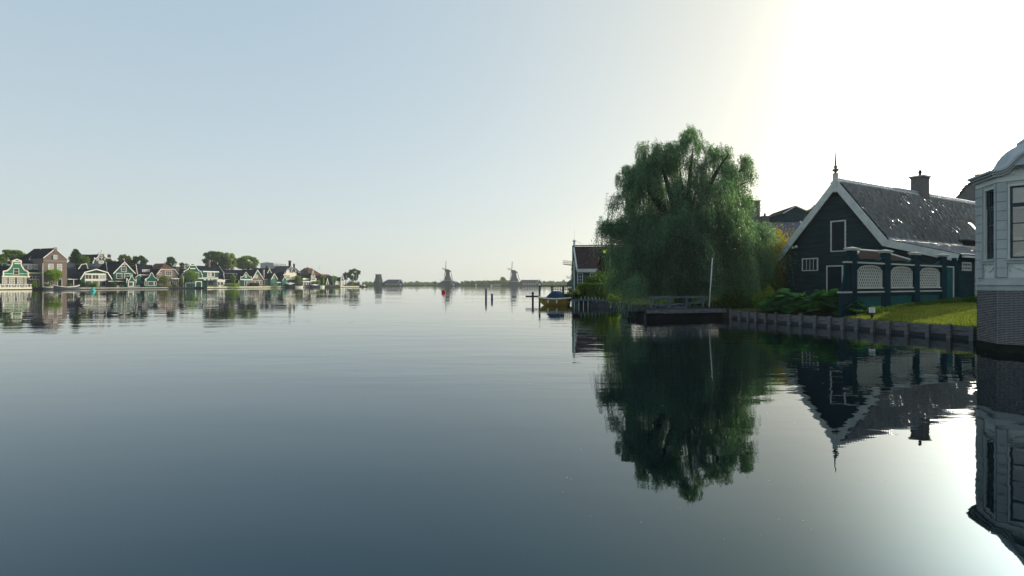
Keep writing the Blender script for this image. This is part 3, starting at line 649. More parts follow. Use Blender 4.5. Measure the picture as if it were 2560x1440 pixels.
# skylight
x_, y_, z_ = on_roof(2427, 572, BP[4], BP[3]); dd = Vector((BP[3][0]-BP[4][0], BP[3][1]-BP[4][1])).normalized(); nn = Vector((-dd.y, dd.x)); nn = nn if nn.y > 0 else -nn
mb = MB(); c = [(x_+dd.x*a+nn.x*h, y_+b_, z_+dd.y*a+nn.y*h) for h in (.1, .24) for a, b_ in ((-.45, -.35), (-.45, .35), (.45, .35), (.45, -.35))]
mb.hexa(c); sk_ = mb.build('skylight', metal, barn)
mb = MB(); c = [(x_+dd.x*a+nn.x*h, y_+b_, z_+dd.y*a+nn.y*h) for h in (.2, .255) for a, b_ in ((-.38, -.28), (-.38, .28), (.38, .28), (.38, -.28))]; mb.hexa(c)
mb.build('pane', mat('skylight_glass', (.6, .62, .6), .08, .05, spec=.9), sk_)
# raised flat dormer over the low side roof
x_, y_, z_ = on_roof(2415, 612, BP[5], BP[4]); mb = MB(); mb.box(x_-.9, x_+.2, y_-.6, y_+6, z_, z_+.5); d_ = mb.build('dormer', dark, barn)
mb = MB(); mb.box(x_-1.2, x_+.35, y_-.75, y_+6.1, z_+.5, z_+.58); mb.build('dormer_roof', roofgr, d_)
# openings in the gable
def opening(x0, x1, y0, y1, leaf, name, bars=0, hx=None):
    a0, z1 = BG.q(x0, y0); a1, _ = BG.q(x1, y0); z0 = BG.q((x0+x1)/2, y1)[1] if hx is None else hx
    mb = MB(); f = .09; mb.box(a0, a0+f, -.085, .0, z0, z1); mb.box(a1-f, a1, -.085, .0, z0, z1); mb.box(a0+f, a1-f, -.085, .0, z1-f, z1); mb.box(a0+f, a1-f, -.09, .0, z0, z0+f*.8)
    if bars:
        for i in range(1, bars): c = a0+f+(a1-a0-2*f)*i/bars; mb.box(c-.022, c+.022, -.07, 0, z0+f*.8, z1-f)
    w_ = mb.build(name, greywhite, barn)
    mb = MB(); mb.box(a0+f*.9, a1-f*.9, -.062, -.045, z0+f*.7, z1-f*.9); mb.build('pane' if bars else 'leaf', leaf, w_); return w_
opening(2077.5, 2116, 553, 629, mat('barn_shutter', (.012, .025, .035), .5, .2), 'loft_shutter')
opening(2006, 2046.5, 646, 677.5, glass, 'window', 4)
opening(2067, 2109, 664, 740, mat('barn_shutter', (.012, .025, .035)), 'barn_door', hx=-.05)
mb = MB(); x_, z_ = BG.q(2149, 610); 
for q_, r_ in ((1994, 617), (1986, 619)):
    x_, z_ = BG.q(q_, r_); mb.lathe([(.02, -.1), (.09, -.08), (.11, 0), (.07, .08), (.02, .11)], 8, (x_, -.2, z_)); mb.tube((x_, -.2, z_), (x_, 0, z_+.02), .025, n=5)
mb.build('wall_lamp', white, barn, smooth=True)
# long side wall
BS = Fr(BG.w(-.1, 0).xy, BG.vv, 0.6); ez = BP[-1][1]-.15
for i in range(15):
    z0 = -.1+i*.27; z1 = min(z0+.27, ez); 
    if z0 > ez-.05: break
    MB().hexa([(.02, -.045, z0), (BL, -.045, z0), (BL, .0, z0), (.02, .0, z0), (.02, -.015, z1), (BL, -.015, z1), (BL, .0, z1), (.02, .0, z1)]).build('side_board', bwood, barn)
for o in [o for o in barn.children if o.name.startswith('side_board')]: sub(o, BG, BS)
a0, z1 = BS.q(2403, 655); a1, _ = BS.q(2426, 655); z0 = BS.q(2414, 677)[1]
w_ = sub(win_m(barn, a0, a1, z0, z1, greywhite, 5, 2, gl=glassmid, fw=.09), BG, BS)
mb = MB(); mb.box(BS.x(2435), BS.x(2445), -.12, -.03, -.3, ez+.1); sub(mb.build('corner_board', greywhite, barn), BG, BS)
mb = MB(); mb.box(-.1, BL, -.52, -.38, ez+.08, ez+.2); sub(mb.build('gutter', greywhite, barn), BG, BS)
# small outbuilding between the screen and the barn
SH = Fr(FQ.w(0, .5).xy, FQ.u, .5); xl, xf = SH.x(2150), SH.x(2281); ze = SH.q(2281, 654)[1]; xt, zr = SH.q(2142, 627, 1.3); xr = SH.x(2205, 1.3)
shed = thing('lean_to_shed', 'low shed roof with white edges peeping over the lattice screen', 'shed', SH.loc, SH.rz)
mb = MB(); mb.hexa([(xl+.2, .1, -.2), (xf-.3, .1, -.2), (xr, 1.25, -.2), (xt+.1, 1.25, -.2), (xl+.2, .1, ze-.03), (xf-.3, .1, ze-.03), (xr, 1.25, ze-.03), (xt+.1, 1.25, ze-.03)]); mb.build('wall', bwood, shed)
mb = MB(); mb.add([(xl, 0, ze), (xf, 0, ze), (xr, 1.3, zr), (xt, 1.3, zr), (xr+.6, 1.9, ze), (xt, 1.9, ze)], [(0, 1, 2, 3), (1, 4, 2), (2, 4, 5, 3), (0, 3, 5)]); mb.build('roof', mat('dull_brown_tiles', (.035, .028, .028), .9, .3, 6, spec=0, bump=.5), shed)
for a_, b_ in (((xt, 1.3, zr+.05), (xr, 1.3, zr+.05)), ((xr, 1.3, zr+.05), (xf, 0, ze+.05)), ((xt, 1.3, zr+.05), (xl+.9, .5, ze+.35))):
    mb = MB(); mb.tube(a_, b_, .075, n=4); mb.build('roof_edge', capm, shed)

# ---- timber revetment along the water
rv = thing('revetment', 'grey weathered timber bank wall of planks between short posts', 'retaining wall', (15.0, 25.0, 0))
RB = [Vector(p) for p in BANK[2:7]]
seg = [(a, b) for a, b in zip(RB, RB[1:])]
def along(d):
    for a, b in seg:
        l = (b-a).length
        if d <= l: return a+(b-a)*d/l, (b-a).normalized()
        d -= l
    return None, None
tot = sum((b-a).length for a, b in seg); d = 0.0; i = 0; prev = None
post_me = MB().box(-.07, .07, -.05, .07, -.7, 0.0).mesh('post'); post_me.materials.append(woodgrey)
while d < tot:
    p, u = along(d)
    if p is None: break
    nrm = Vector((-u.y, u.x)); nrm = nrm if nrm.dot(-p) > 0 else -nrm
    q = p+nrm*.12
    o = link('post', post_me, None, rv, loc=(q.x-15, q.y-25, .50+random.uniform(-.06, .07))); o.rotation_euler = (random.uniform(-.07, .07), random.uniform(-.06, .06), math.atan2(u.y, u.x))
    if prev is not None:
        pp, _ = prev; c = (pp+p)/2; l = (p-pp).length
        for j, (z0, z1) in enumerate(((.14, .30), (.305, .47))):
            mb = MB(); mb.box(-l/2, l/2, -.03, .03, z0, z1+random.uniform(-.02, .012)); o = mb.build('plank', woodgrey, rv, loc=(c.x-15+nrm.x*random.uniform(0, .015), c.y-25+nrm.y*random.uniform(0, .015), random.uniform(-.01, .01)))
            dv = p-pp; o.rotation_euler = (0, random.uniform(-.006, .006), math.atan2(dv.y, dv.x))
    if prev is not None:
        mb = MB(); mb.box(-l/2, l/2, -.05, .02, -.5, .135); o = mb.build('wet_board', wooddark, rv, loc=(c.x-15+nrm.x*.02, c.y-25+nrm.y*.02, 0)); o.rotation_euler = (0, 0, math.atan2(dv.y, dv.x))
    prev = (p, u); d += 0.78+random.uniform(-.06, .06); i += 1
# dark beam further along the bank, behind the jetty and under the willow
rv2 = thing('bank_boarding', 'dark board edging of the bank under the willow behind the jetty', 'retaining wall', (10, 42, 0))
for (x0, y0), (x1, y1) in zip(BANK[6:9], BANK[7:10]):
    l = math.hypot(x1-x0, y1-y0); mb = MB(); mb.box(-l/2, l/2, -.03, .03, -.4, .47); o = mb.build('board', wooddark, rv2, loc=((x0+x1)/2-10, (y0+y1)/2-42, 0)); o.rotation_euler = (0, 0, math.atan2(y1-y0, x1-x0))

# ---- jetty with railing under the willow
JO = Vector((wx(1616, 31.2), 31.2)); JE = Vector((wx(1812, 33.0), 33.0)); JF = Fr(JO, JE-JO, 0.0); JL = (JE-JO).length
jt = thing('jetty', 'low dark wooden jetty with a railing under the willow', 'jetty', JF.loc, JF.rz)
n_ = 22
for i in range(n_):
    x = JL*i/n_; mb = MB(); mb.box(x+.01, x+JL/n_-.012, -.02, 2.3, .55+random.uniform(-.006, .006), .585); mb.build('deck_plank', wooddark, jt)
mb = MB(); mb.box(-.02, JL+.02, -.06, -.021, .38, .57); mb.box(1.1, JL+.05, -.11, -.061, .36, .50); mb.build('fascia', woodgrey, jt)
mb = MB()
for i in range(6): mb.tube((.15+i*(JL-.3)/5, .3, -.9), (.15+i*(JL-.3)/5, .3, .53), .09)
mb.build('pile', wooddark, jt, kind='stuff')
mb = MB(); mb.box(.12, JL-.1, .12, 2.2, -.4, .36); mb.build('pontoon', dark, jt)
rw = mat('blue_grey_rail', (0.10, 0.14, 0.18), 0.7, .2, 3)
xa = JF.x(1617, 2.0); xb = JF.x(1768, 2.0); zt = JF.q(1700, 740.5, 2.0)[1]; zt2 = JF.q(1700, 745, 2.0)[1]
mb = MB(); mb.box(xa, xb, 1.92, 2.08, zt2, zt); mb.build('handrail', rw, jt)
mb = MB(); a0, z0 = JF.q(1640, 766, 2.0); a1, z1 = JF.q(1767, 757, 2.0); mb.hexa([(a0, 2.01, z0), (a1, 2.01, z1), (a1, 2.07, z1), (a0, 2.07, z0), (a0, 2.01, z0+.1), (a1, 2.01, z1+.1), (a1, 2.07, z1+.1), (a0, 2.07, z0+.1)]); mb.build('mid_rail', rw, jt)
for p in (1627, 1671, 1714.5, 1756):
    x = JF.x(p, 2.0); mb = MB(); mb.box(x-.05, x+.05, 1.9, 2.0, .585, zt2); mb.build('rail_post', rw, jt)
p = JF.w(JF.x(1690, 1.2), 1.2, .585)
bp = thing('board_pile', 'small heap of loose grey boards lying on the jetty deck', 'boards', p, JF.rz+.1)
for i in range(4):
    mb = MB(); l = 1.5-.3*i; mb.box(-l/2, l/2, -.12, .12, 0, .035); o = mb.build('board', woodgrey, bp, loc=(.05*i, .06*i, .04*i)); o.rotation_euler = (0, .07*i, .12*i-.1)
# leaning white pole
mb = MB(); a = world(1773, 768, 32.4); b = world(1781, 645, 32.5); a.z = max(a.z, .4); mb.tube(a, b, .04, .028, 8); tag(mb.build('pole', greywhite, smooth=True), 'slender white pole leaning in front of the willow beside the jetty', 'pole')

# ---- the weeping willow
def willow(clumps, base, name, label, group=None, leaf=LW, nstr=9000, seed=3, leafL=.078, leafW=.0155, floor=None):
    rg = np.random.default_rng(seed); t = thing(name, label, 'tree', base, 0, group); base = np.array(base)
    cl = np.array([(wx(px, Y), Y, CZ+(HY-py)/F*Y, rx/F*Y, rd, ry/F*Y, hang) for px, py, rx, ry, Y, rd, hang in clumps])
    wgt = (cl[:, 3]*cl[:, 5]+cl[:, 3]*cl[:, 4]); wgt *= np.interp(cl[:, 2], [1.5, 3.5, 5, 9], [.45, .9, 1.0, .5]); idx = rg.choice(len(cl), nstr, p=wgt/wgt.sum()); C = cl[idx]
    d = rg.normal(size=(nstr, 3)); d[:, 2] = d[:, 2]*.8+.5; d /= np.linalg.norm(d, axis=1, keepdims=True)
    r = .45+.6*rg.random(nstr)
    per = 30; nt = nstr//per; rep_ = np.repeat(np.arange(nt), per); nstr = len(rep_)
    C = C[:nt][rep_]; dT = d[:nt]; rT = np.maximum(r[:nt], .35); start = (C[:, :3]+(dT*rT[:, None])[rep_]*C[:, 3:6])+rg.normal(size=(nstr, 3))*np.array([.20, .20, .16]); d = dT[rep_]+rg.normal(size=(nstr, 3))*.45; d /= np.linalg.norm(d, axis=1, keepdims=True)
    out = d*np.array([1, 1, .6]); out /= np.linalg.norm(out, axis=1, keepdims=True)
    Ln = C[:, 6]*(.4+.8*rg.random(nt)**1.3)[rep_]*(.7+.5*rg.random(nstr)); m = 24
    tt = np.linspace(0, 1, m)[None, :]; L_ = Ln[:, None]
    sway = (rg.normal(size=(nt, 3))*.13)[rep_]+rg.normal(size=(nstr, 3))*.05
    arc = .28+.25*rg.random(nstr)[:, None]; h = arc*(1-np.exp(-tt*3.0))*L_*.8; drop = L_*(tt**1.45)
    P = start[:, None, :]+out[:, None, :]*h[..., None]+np.stack([sway[:, 0:1]*tt*L_, sway[:, 1:2]*tt*L_, -drop], -1)
    P = P+rg.normal(size=P.shape)*.022
    T = np.gradient(P, axis=1); T /= np.linalg.norm(T, axis=2, keepdims=True)+1e-9
    Lf = T+rg.normal(size=T.shape)*.34; Lf /= np.linalg.norm(Lf, axis=2, keepdims=True)
    P = P.reshape(-1, 3); Lf = Lf.reshape(-1, 3); fl = .12 if floor is None else floor
    keep = (P[:, 2] > fl)&(rg.random(len(P)) < .93); P = P[keep]; Lf = Lf[keep]; s_ = .65+.7*rg.random(len(P))
    link('crown', leaves_mesh('crown', P-base+Lf*leafL*s_[:, None], Lf*(leafL*s_)[:, None], leafW*s_), leaf, t)
    mb = MB()                                          # thin twigs that carry the leaves
    sel = rg.choice(nstr, min(nstr, 1500), replace=False)
    PP = (start[sel][:, None, :]+out[sel][:, None, :]*h[sel][..., None]+np.stack([sway[sel, 0:1]*tt*L_[sel], sway[sel, 1:2]*tt*L_[sel], -drop[sel]], -1))[:, ::5]-base
    for s in PP:
        for a, b in zip(s, s[1:]):
            if b[2]+base[2] < .15: break
            mb.add([a+(.009, 0, 0), a-(.009, 0, 0), b-(.006, 0, 0), b+(.006, 0, 0)], [(0, 1, 2, 3)])
    mb.build('twigs', bark, t, kind='stuff')
    return t, cl, base
WY = 38.0
WC = [(1733, 372, 42, 42, WY, 1.2, 1.0), (1722, 340, 22, 24, WY, .7, .7), (1655, 420, 62, 46, WY+.5, 1.8, 1.3), (1612, 415, 45, 26, WY-.5, 1.3, .9), (1700, 420, 60, 45, WY-.5, 1.9, 1.4), (1790, 400, 34, 34, WY+.5, 1.3, 1.0), (1822, 385, 22, 26, WY-1, .8, .8),
      (1840, 440, 40, 42, WY, 1.4, 1.2), (1868, 412, 16, 16, WY, .6, .6), (1590, 470, 55, 44, WY, 1.9, 1.4), (1572, 430, 26, 30, WY-.6, 1, .9), (1650, 500, 80, 50, WY+1, 2.4, 1.7), (1740, 480, 85, 55, WY-1.4, 2.3, 1.8), (1800, 490, 70, 50, WY+1, 2, 1.6), (1846, 490, 26, 32, WY, 1, 1.0),
      (1560, 500, 34, 28, WY-.5, 1, 1.1), (1585, 560, 60, 30, WY+.5, 2, 1.8), (1528, 568, 34, 18, WY-.5, 1, 1.2), (1505, 562, 18, 14, WY-.6, .8, 1.5), (1640, 570, 85, 45, WY-1.6, 2.4, 2.6), (1720, 570, 90, 50, WY-2.4, 2.0, 2.8), (1690, 560, 100, 60, WY+2, 2.4, 2.5), (1790, 560, 70, 45, WY-1.5, 2, 2.4), (1826, 560, 36, 36, WY+.3, 1.5, 1.6),
      (1580, 630, 45, 40, WY-1, 2, 2.4), (1600, 640, 55, 40, WY+1.5, 2, 2.6), (1660, 650, 75, 45, WY-1.6, 1.8, 2.6), (1750, 650, 70, 45, WY-1.6, 1.8, 2.4), (1700, 650, 110, 60, WY+1.5, 2.5, 2.8), (1820, 630, 60, 45, WY-1.2, 2, 2.4), (1560, 655, 30, 30, WY, 1.3, 2.4),
      (1880, 585, 38, 28, WY+4.5, 1.8, 2.8), (1894, 590, 24, 26, WY+4, 1.5, 2.8), (1872, 640, 42, 34, WY+3.5, 1.8, 2.4), (1896, 645, 18, 30, WY+3, 1.2, 2.2), (1850, 600, 30, 30, WY+2.5, 1.5, 2.2), (1640, 388, 48, 32, WY+.3, 1.6, 1.0), (1690, 378, 42, 32, WY-.3, 1.5, 1.0), (1590, 432, 44, 32, WY+.6, 1.6, 1.1), (1780, 425, 60, 34, WY-.8, 1.6, 1.2), (1864, 455, 14, 26, WY-.2, .7, .9), (1800, 700, 90, 28, WY+.8, 2.5, 1.3), (1640, 710, 90, 26, WY-1.6, 1.2, 1.5), (1595, 700, 30, 30, WY-5.2, 1.0, 1.9), (1560, 700, 30, 24, WY-3, 1.2, 1.6)]
wbase = (wx(1705, WY), WY, 0.5)
wt, wcl, _b = willow(WC, wbase, 'willow_tree', 'huge weeping willow overhanging the water, right of the centre', nstr=22000)
mb = MB(); b0 = Vector((0, 0, -.4)); fk = Vector((.2, .1, 3.4))
mb.tube(b0, (.05, 0, .5), .75, .55, 12); mb.tube((.05, 0, .5), fk, .55, .42, 12)
for c in wcl[::2]:
    e = Vector(c[:3])-Vector(wbase); m1 = fk.lerp(e, .4)+Vector((0, 0, .12*(e-fk).length)); m2 = fk.lerp(e, .72)+Vector((0, 0, .1*(e-fk).length))
    r_ = .07+.035*min(6, (e-fk).length)*.6; mb.tube(fk-Vector((0, 0, .2)), m1, r_*1.6, r_, 7); mb.tube(m1, m2, r_, r_*.6, 6); mb.tube(m2, e, r_*.6, r_*.2, 5)
mb.build('trunk', bark, wt, smooth=True)

# ---- plants along the right bank
def shrub(name, label, cat, px0, px1, pyt, pyb, Y, m, n, size, g=None, k=8, seed=1, ry=None, box=False, group=None):
    z0 = CZ+(HY-pyb)/F*Y; z1 = CZ+(HY-pyt)/F*Y; g = z0 if g is None else g; xc = wx((px0+px1)/2, Y); rx = (px1-px0)/2/F*Y; ry = ry or rx*.7; rg = np.random.default_rng(seed)
    t = thing(name, label, cat, (xc, Y, g), 0, group)
    if box:
        C = np.stack([rg.uniform(-rx, rx, n), rg.uniform(-ry, ry, n), rg.uniform(.0, z1-g, n)], 1)
        f = rg.integers(0, 5, n); q = rg.random(n) < .8
        C[(f == 0)&q, 2] = z1-g; C[(f == 1)&q, 1] = -ry; C[(f == 2)&q, 0] = -rx; C[(f == 3)&q, 0] = rx; C[(f == 4)&q, 1] = -ry
        C += rg.normal(size=C.shape)*size*.9; A = rg.normal(size=(n, 3)); A /= np.linalg.norm(A, axis=1, keepdims=True); A *= size; Wd = size*(.4+.3*rg.random(n))
    else:
        cl = []
        for i in range(k):
            x = -rx*.8+1.6*rx*(i+.5)/k; r_ = max(.25, rx*.42)*rg.uniform(.7, 1.2); zz = (z1-g)*rg.uniform(.35, .85)*(1-.35*(x/rx)**2); cl.append((x, rg.uniform(-ry*.5, ry*.5), zz*.7, r_, min(ry, r_*1.2), zz*.6+.05))
        C, A, Wd = clump_leaves(cl, n, size, rg)
    C[:, 2] = np.abs(C[:, 2])
    link('foliage', leaves_mesh('foliage', C, A, Wd), m, t)
    mb = MB()
    for i in range(max(3, k)): x = rg.uniform(-rx*.7, rx*.7); mb.tube((x*.6, 0, 0), (x, rg.uniform(-ry*.4, ry*.4), (z1-g)*.7), max(.015, rx*.02), .008, 4)
    mb.build('stems', bark, t, kind='stuff'); return t
# giant leaved plant
leafm = mat('big_leaf', (0.024, 0.078, 0.036), .4, .35, 1.0, trans=TR, bump=.3)
def big_leaf_mesh(seed):
    rg = random.Random(seed); n = 14; vs = [(0, 0, 0)]; fs = []
    for j, r in enumerate((.35, .75, 1.0)):
        for k in range(n):
            a = 2*math.pi*k/n; f = 1+.10*math.sin(a*3+seed)+.05*rg.uniform(-1, 1); notch = .55 if k == 0 else 1
            rr = r*f*(notch if j else 1); vs.append((rr*math.cos(a), rr*math.sin(a)*.92, .16*r*r+.05*math.sin(a*7+seed)*r-(.13 if r == 1 else 0)))
    for k in range(n): fs.append((0, 1+k, 1+(k+1) % n))
    for j in range(2): fs += [(1+j*n+k, 1+(j+1)*n+k, 1+(j+1)*n+(k+1) % n, 1+j*n+(k+1) % n) for k in range(n)]
    mb = MB(); mb.add(vs, fs); me = mb.mesh('leaf', True); me.materials.append(leafm); return me
BLM = [big_leaf_mesh(i) for i in range(4)]
def big_plant(label, cx, cy, n, rx, ry, hh, seed):
    rg = random.Random(seed); t = thing('butterbur_plant', label, 'plant', (cx, cy, .5)); st = MB()
    for i in range(n):
        a = rg.uniform(0, 6.28); r = math.sqrt(rg.random()); x, y = r*rx*math.cos(a), r*ry*math.sin(a); z = hh*(1-.75*r*r)*rg.uniform(.55, 1.0)
        o = link('leaf', BLM[i % 4], None, t, loc=(x, y, max(z, .12))); s_ = rg.uniform(.26, .46); o.scale = (s_, s_, s_)
        tilt = rg.uniform(.15, .6); o.rotation_euler = (-math.sin(a)*tilt*-1+rg.uniform(-.2, .2), math.cos(a)*tilt+rg.uniform(-.2, .2), rg.uniform(0, 6.28)); st.tube((x*.4, y*.4, -.1), (x, y, max(z, .12)), .018, .01, 5)
    st.build('stalks', leafm, t, kind='stuff')
big_plant('broad round leaved plant left half of the clump hanging over the timber bank', 14.6, 29.6, 95, 1.35, 1.3, 1.2, 3)
big_plant('broad round leaved plant right half of the clump against the garden screen', 15.75, 27.4, 95, 1.2, 1.2, 1.25, 5)
shrub('bank_shrub', 'loose green shrub with pale flowers between willow and broad leaved plant', 'shrub', 1890, 1965, 722, 778, 31.5, LG, 9000, .045, g=.5, k=9, seed=5)
shrub('bank_shrub', 'dark low herbs on the bank beside the jetty end', 'shrub', 1800, 1900, 728, 780, 34.5, LD, 9000, .05, g=.5, k=10, seed=6)
shrub('bank_shrub', 'leafy shrub filling the gap right of the broad leaves, touching the screen', 'shrub', 2040, 2100, 728, 800, 28.2, LG, 6000, .045, g=.5, k=6, seed=8)
shrub('sunlit_shrub', 'shrub with yellow sunlight put into its leaf colour between the willow and the barn', 'shrub', 1908, 1990, 572, 700, 45, LY, 22000, .06, g=.7, k=12, seed=9, ry=2.2)
shrub('green_shrub', 'green shrub below the left eave of the barn', 'shrub', 1880, 1950, 650, 735, 43.5, LG, 14000, .06, g=.7, k=9, seed=10, ry=1.6)
# low hedge at the foot of the screen
rg = np.random.default_rng(2)
hp = thing('low_hedge', 'ragged low hedge along the foot of the lattice screen', 'hedge', FQ.w(5, -.5), FQ.rz)
cl = [(-4.6+i*.62+rg.uniform(-.1, .1), rg.uniform(-.15, .15)-.2, .20+.40*i/22, .44, .32, .22+.12*rg.random()) for i in range(22)]
C, A, Wd = clump_leaves(cl, 30000, .03, rg); C[:, 2] = np.abs(C[:, 2]); link('foliage', leaves_mesh('foliage', C, A, Wd), LD, hp)
mb = MB()
for c in cl: mb.tube((c[0], c[1], -.1), (c[0], c[1], .35), .02, .008, 5)
mb.build('stems', bark, hp, kind='stuff')
# lawn: blades of grass on the strip between hedge and water
def gz(x, y):
    d = 99
    for a, b in zip(RB, RB[1:]):
        ab = b-a; t = max(0, min(1, (Vector((x, y))-a).dot(ab)/ab.dot(ab))); d = min(d, (Vector((x, y))-(a+ab*t)).length)
    return d
gp = []
while len(gp) < 42000:
    x, y = random.uniform(15, 25.5), random.uniform(19.5, 32.5)
    kx = x/y
    if kx < .56 or kx > .90: continue
    l = FQ.O; dd = (Vector((x, y))-l).dot(FQ.vv)
    if dd > -.2: continue
    e = Fr(BANK[2], (Vector(BANK[4])-Vector(BANK[2]))); d_ = (Vector((x, y))-e.O).dot(e.vv)
    if x < np.interp(y, [18.6, 20.1, 22.6, 25.7, 28.9], [16.9, 16.6, 15.66, 15.05, 13.8])+.08: continue
    dist = x-np.interp(y, [18.6, 20.1, 22.6, 25.7, 28.9], [16.9, 16.6, 15.66, 15.05, 13.8]); z = np.interp(dist, [0, 1, 5, 14], [.46, .52, .82, .95]); gp.append((x, y, z))
gp = np.array(gp); n = len(gp); a = RNG.random(n)*6.28; h = .05+.07*RNG.random(n); w_ = .007+.006*RNG.random(n); lx = RNG.normal(size=n)*.03; ly = RNG.normal(size=n)*.03
V = np.stack([gp+np.stack([np.cos(a)*w_, np.sin(a)*w_, -.01*np.ones(n)], 1), gp-np.stack([np.cos(a)*w_, np.sin(a)*w_, .01*np.ones(n)], 1), gp+np.stack([lx, ly, h], 1)], 1).reshape(-1, 3)
tag(link('grass', arr_mesh('grass', V, np.arange(3*n).reshape(-1, 3)), mat('grass_blade', (.072, .092, .034), .8, .5, .45, trans=(3.8, 3.8, 1.4), island=True)), kind='stuff', label='short lawn between the hedge and the timber bank', cat='grass')
# small information board on the lawn
p = Vector((wx(2180, 24.4), 24.4, .58)); sg = thing('info_board', 'tiny slanted notice board on a post at the water edge', 'sign', p, -.5)
mb = MB(); mb.box(-.05, .05, -.02, .06, -.1, .24); mb.build('post', wooddark, sg)
o = MB().box(-.13, .13, -.012, .012, -.14, .14).build('board', wooddark, sg, loc=(0, -.04, .3)); o.rotation_euler = (R(-28), 0, 0)
o2 = MB().box(-.115, .115, -.018, -.0125, -.125, .125).build('notice', white, o)
mb = MB(); 
for j in range(5): mb.box(-.09, .09-.03*(j % 2), -.0205, -.0185, .08-j*.045, .095-j*.045)
mb.build('text_lines', sash, o)
# neighbour house behind the barn, its flue, houses behind the willow
NB = Fr(world(2440, HY, 78).xy, (.77, -.64), .9)
nh = thing('neighbour_house', 'steep tiled house end rising behind the barn roof at the right', 'house', NB.loc, NB.rz)
mb = MB(); mb.prism(NB.P([(2350, 700), (2380, 560), (2384, 522), (2392, 498), (2402, 484), (2414, 468), (2432, 456), (2452, 446), (2466, 500), (2470, 700)]), 0, 5); mb.build('gable_wall', mat('slate_wall', (.10, .11, .12), .8, .2, .6), nh)
mb = MB(); P_ = NB.P([(2384, 522), (2392, 498), (2402, 484), (2414, 468), (2432, 456), (2452, 446)])
for a, b in zip(P_, P_[1:]):
    L_ = math.hypot(b[0]-a[0], b[1]-a[1]); k = max(1, int(L_/.45))
    for i in range(k):
        q0 = (a[0]+(b[0]-a[0])*i/k, a[1]+(b[1]-a[1])*i/k); q1 = (a[0]+(b[0]-a[0])*(i+1)/k, a[1]+(b[1]-a[1])*(i+1)/k); mb.prism([(q0[0]-.16, q0[1]+.10), (q1[0], q1[1]+.02), (q1[0], q1[1]+.14), (q0[0]-.16, q0[1]+.2)], -.25, 4)
mb.build('verge_tiles', roofgr, nh, kind='stuff')
x_, z_ = NB.q(2443, 455, -.5); mb = MB(); mb.lathe([(.2, -1.0), (.2, .55), (.34, .58), (.34, .66), (.26, .70), (.26, 1.0), (.36, 1.02), (.36, 1.1)], 10, (x_, -.1, z_)); mb.build('flue_pipe', metal, nh)
def back_house(label, name, fr, x0, x1, ye, yr, d, wall, roof, hl=0, hr=0): return side_house(label, x0, x1, 0, ye, yr, d, wall, roof, greywhite, hl, hr, name=name, fr=fr, verge=True)
H1 = Fr(world(1930, HY, 62).xy, (1, -.12), .8)
t1, f1 = back_house('house with blue grey tiled roof between the willow and the barn', 'village_house', H1, 1850, 2040, 612, 556, 9, dark, mat('blue_grey_tiles', (.10, .105, .13), .5, .2, 1.2, bump=.4, bscale=6))
pantiles((0, 0), (0, 0.01), 0, 1, t1) if False else None
x_ = f1.x(1912, 4.5); z_ = f1.q(1912, 541, 4.5)[1]; chimney(t1, x_, 4.5, z_-1.8, z_, .82, mat('chimney_brick', (.13, .125, .125)))
x_ = f1.x(1881, 5.5); z_ = f1.q(1881, 503, 5.5)[1]; chimney(t1, x_, 5.5, z_-4.5, z_, 1.35, mat('chimney_brick', (.13, .125, .125)), pot=False)
H2 = Fr(world(1988, HY, 74).xy, (1, -.1), .8)
gable_house('dark boarded warehouse gable behind the blue grey roof', 1955, 2022, 0, [(1956, 536), (1988, 517.5), (2021, 532)], 8, bwood, roofgr, trim=greywhite, tw=.12, over=.12, fr=H2, name='warehouse', cat='warehouse')
tree('garden_tree', 'small leafy tree top peeping over the left slope of the barn roof', 2008, 2062, 512, 570, 58, .8, LD, 2600, .1, k=7)
tree('garden_tree', 'low treetops behind the ridge with the row of chimneys', 1925, 1962, 545, 562, 78, .8, LD, 900, .12, k=5)
# green wooden house left of the willow
G1 = Fr(world(1480, HY, 75).xy, (1, 0), .8)
x0, x1 = 1443, 1580
gh, gf = side_house('green wooden house with brown tiled roof left of the willow', x0, x1, 0, 673, 616, 7.5, mat('house_green_board', (.03, .075, .07), .55, .15, 1, bump=.2, stretch=(1, 1, 6)), mat('brown_pantiles', (.045, .032, .032), .6, .3, 2, bump=.5, bscale=7), greywhite, name='green_house', fr=G1, gutter=.42, verge=False)
a0, ze = G1.q(x0, 673); zr = G1.q((x0+x1)/2, 616, 3.75)[1]
mb = MB(); mb.prism([(a0-.22, -.2), (a0-.0, -.2), (a0-.0, zr+.1), (a0-.22, zr+.1)], 3.2, 4.3); mb.strip([(a0-.02, ze), (a0-.02, ze+.01)], .1, 0, .1); mb.build('gable_edge', greenlt, gh)
P0 = G1.w(a0, 0); mb = MB(); mb.hexa([(a0-.18, -.3, ze-.2), (a0, -.3, ze-.2), (a0, 3.75, zr-.05), (a0-.18, 3.75, zr-.05), (a0-.18, -.3, ze+.25), (a0, -.3, ze+.25), (a0, 3.75, zr+.3), (a0-.18, 3.75, zr+.3)]); mb.build('verge', greywhite, gh)
mb = MB(); mb.lathe([(.16, 0), (.14, .5), (.26, .6), (.2, .75), (.05, .85), (.03, .9)], 8, (a0+.02, 3.7, zr+.1)); mb.tube((a0+.1, 3.7, zr+.85), (a0+1.1, 3.7, zr+.35), .02, n=4); mb.tube((a0+.05, 3.7, zr+.9), (a0+.05, 3.7, zr+2.4), .012, n=4); mb.build('finial', greywhite, gh)
window(G1, gh, 1443.5, 1457, 682, 717, greywhite, 2, 4, gl=glass); window(G1, gh, 1475, 1488, 682, 717, greywhite, 2, 4, gl=glass)
mb = MB()
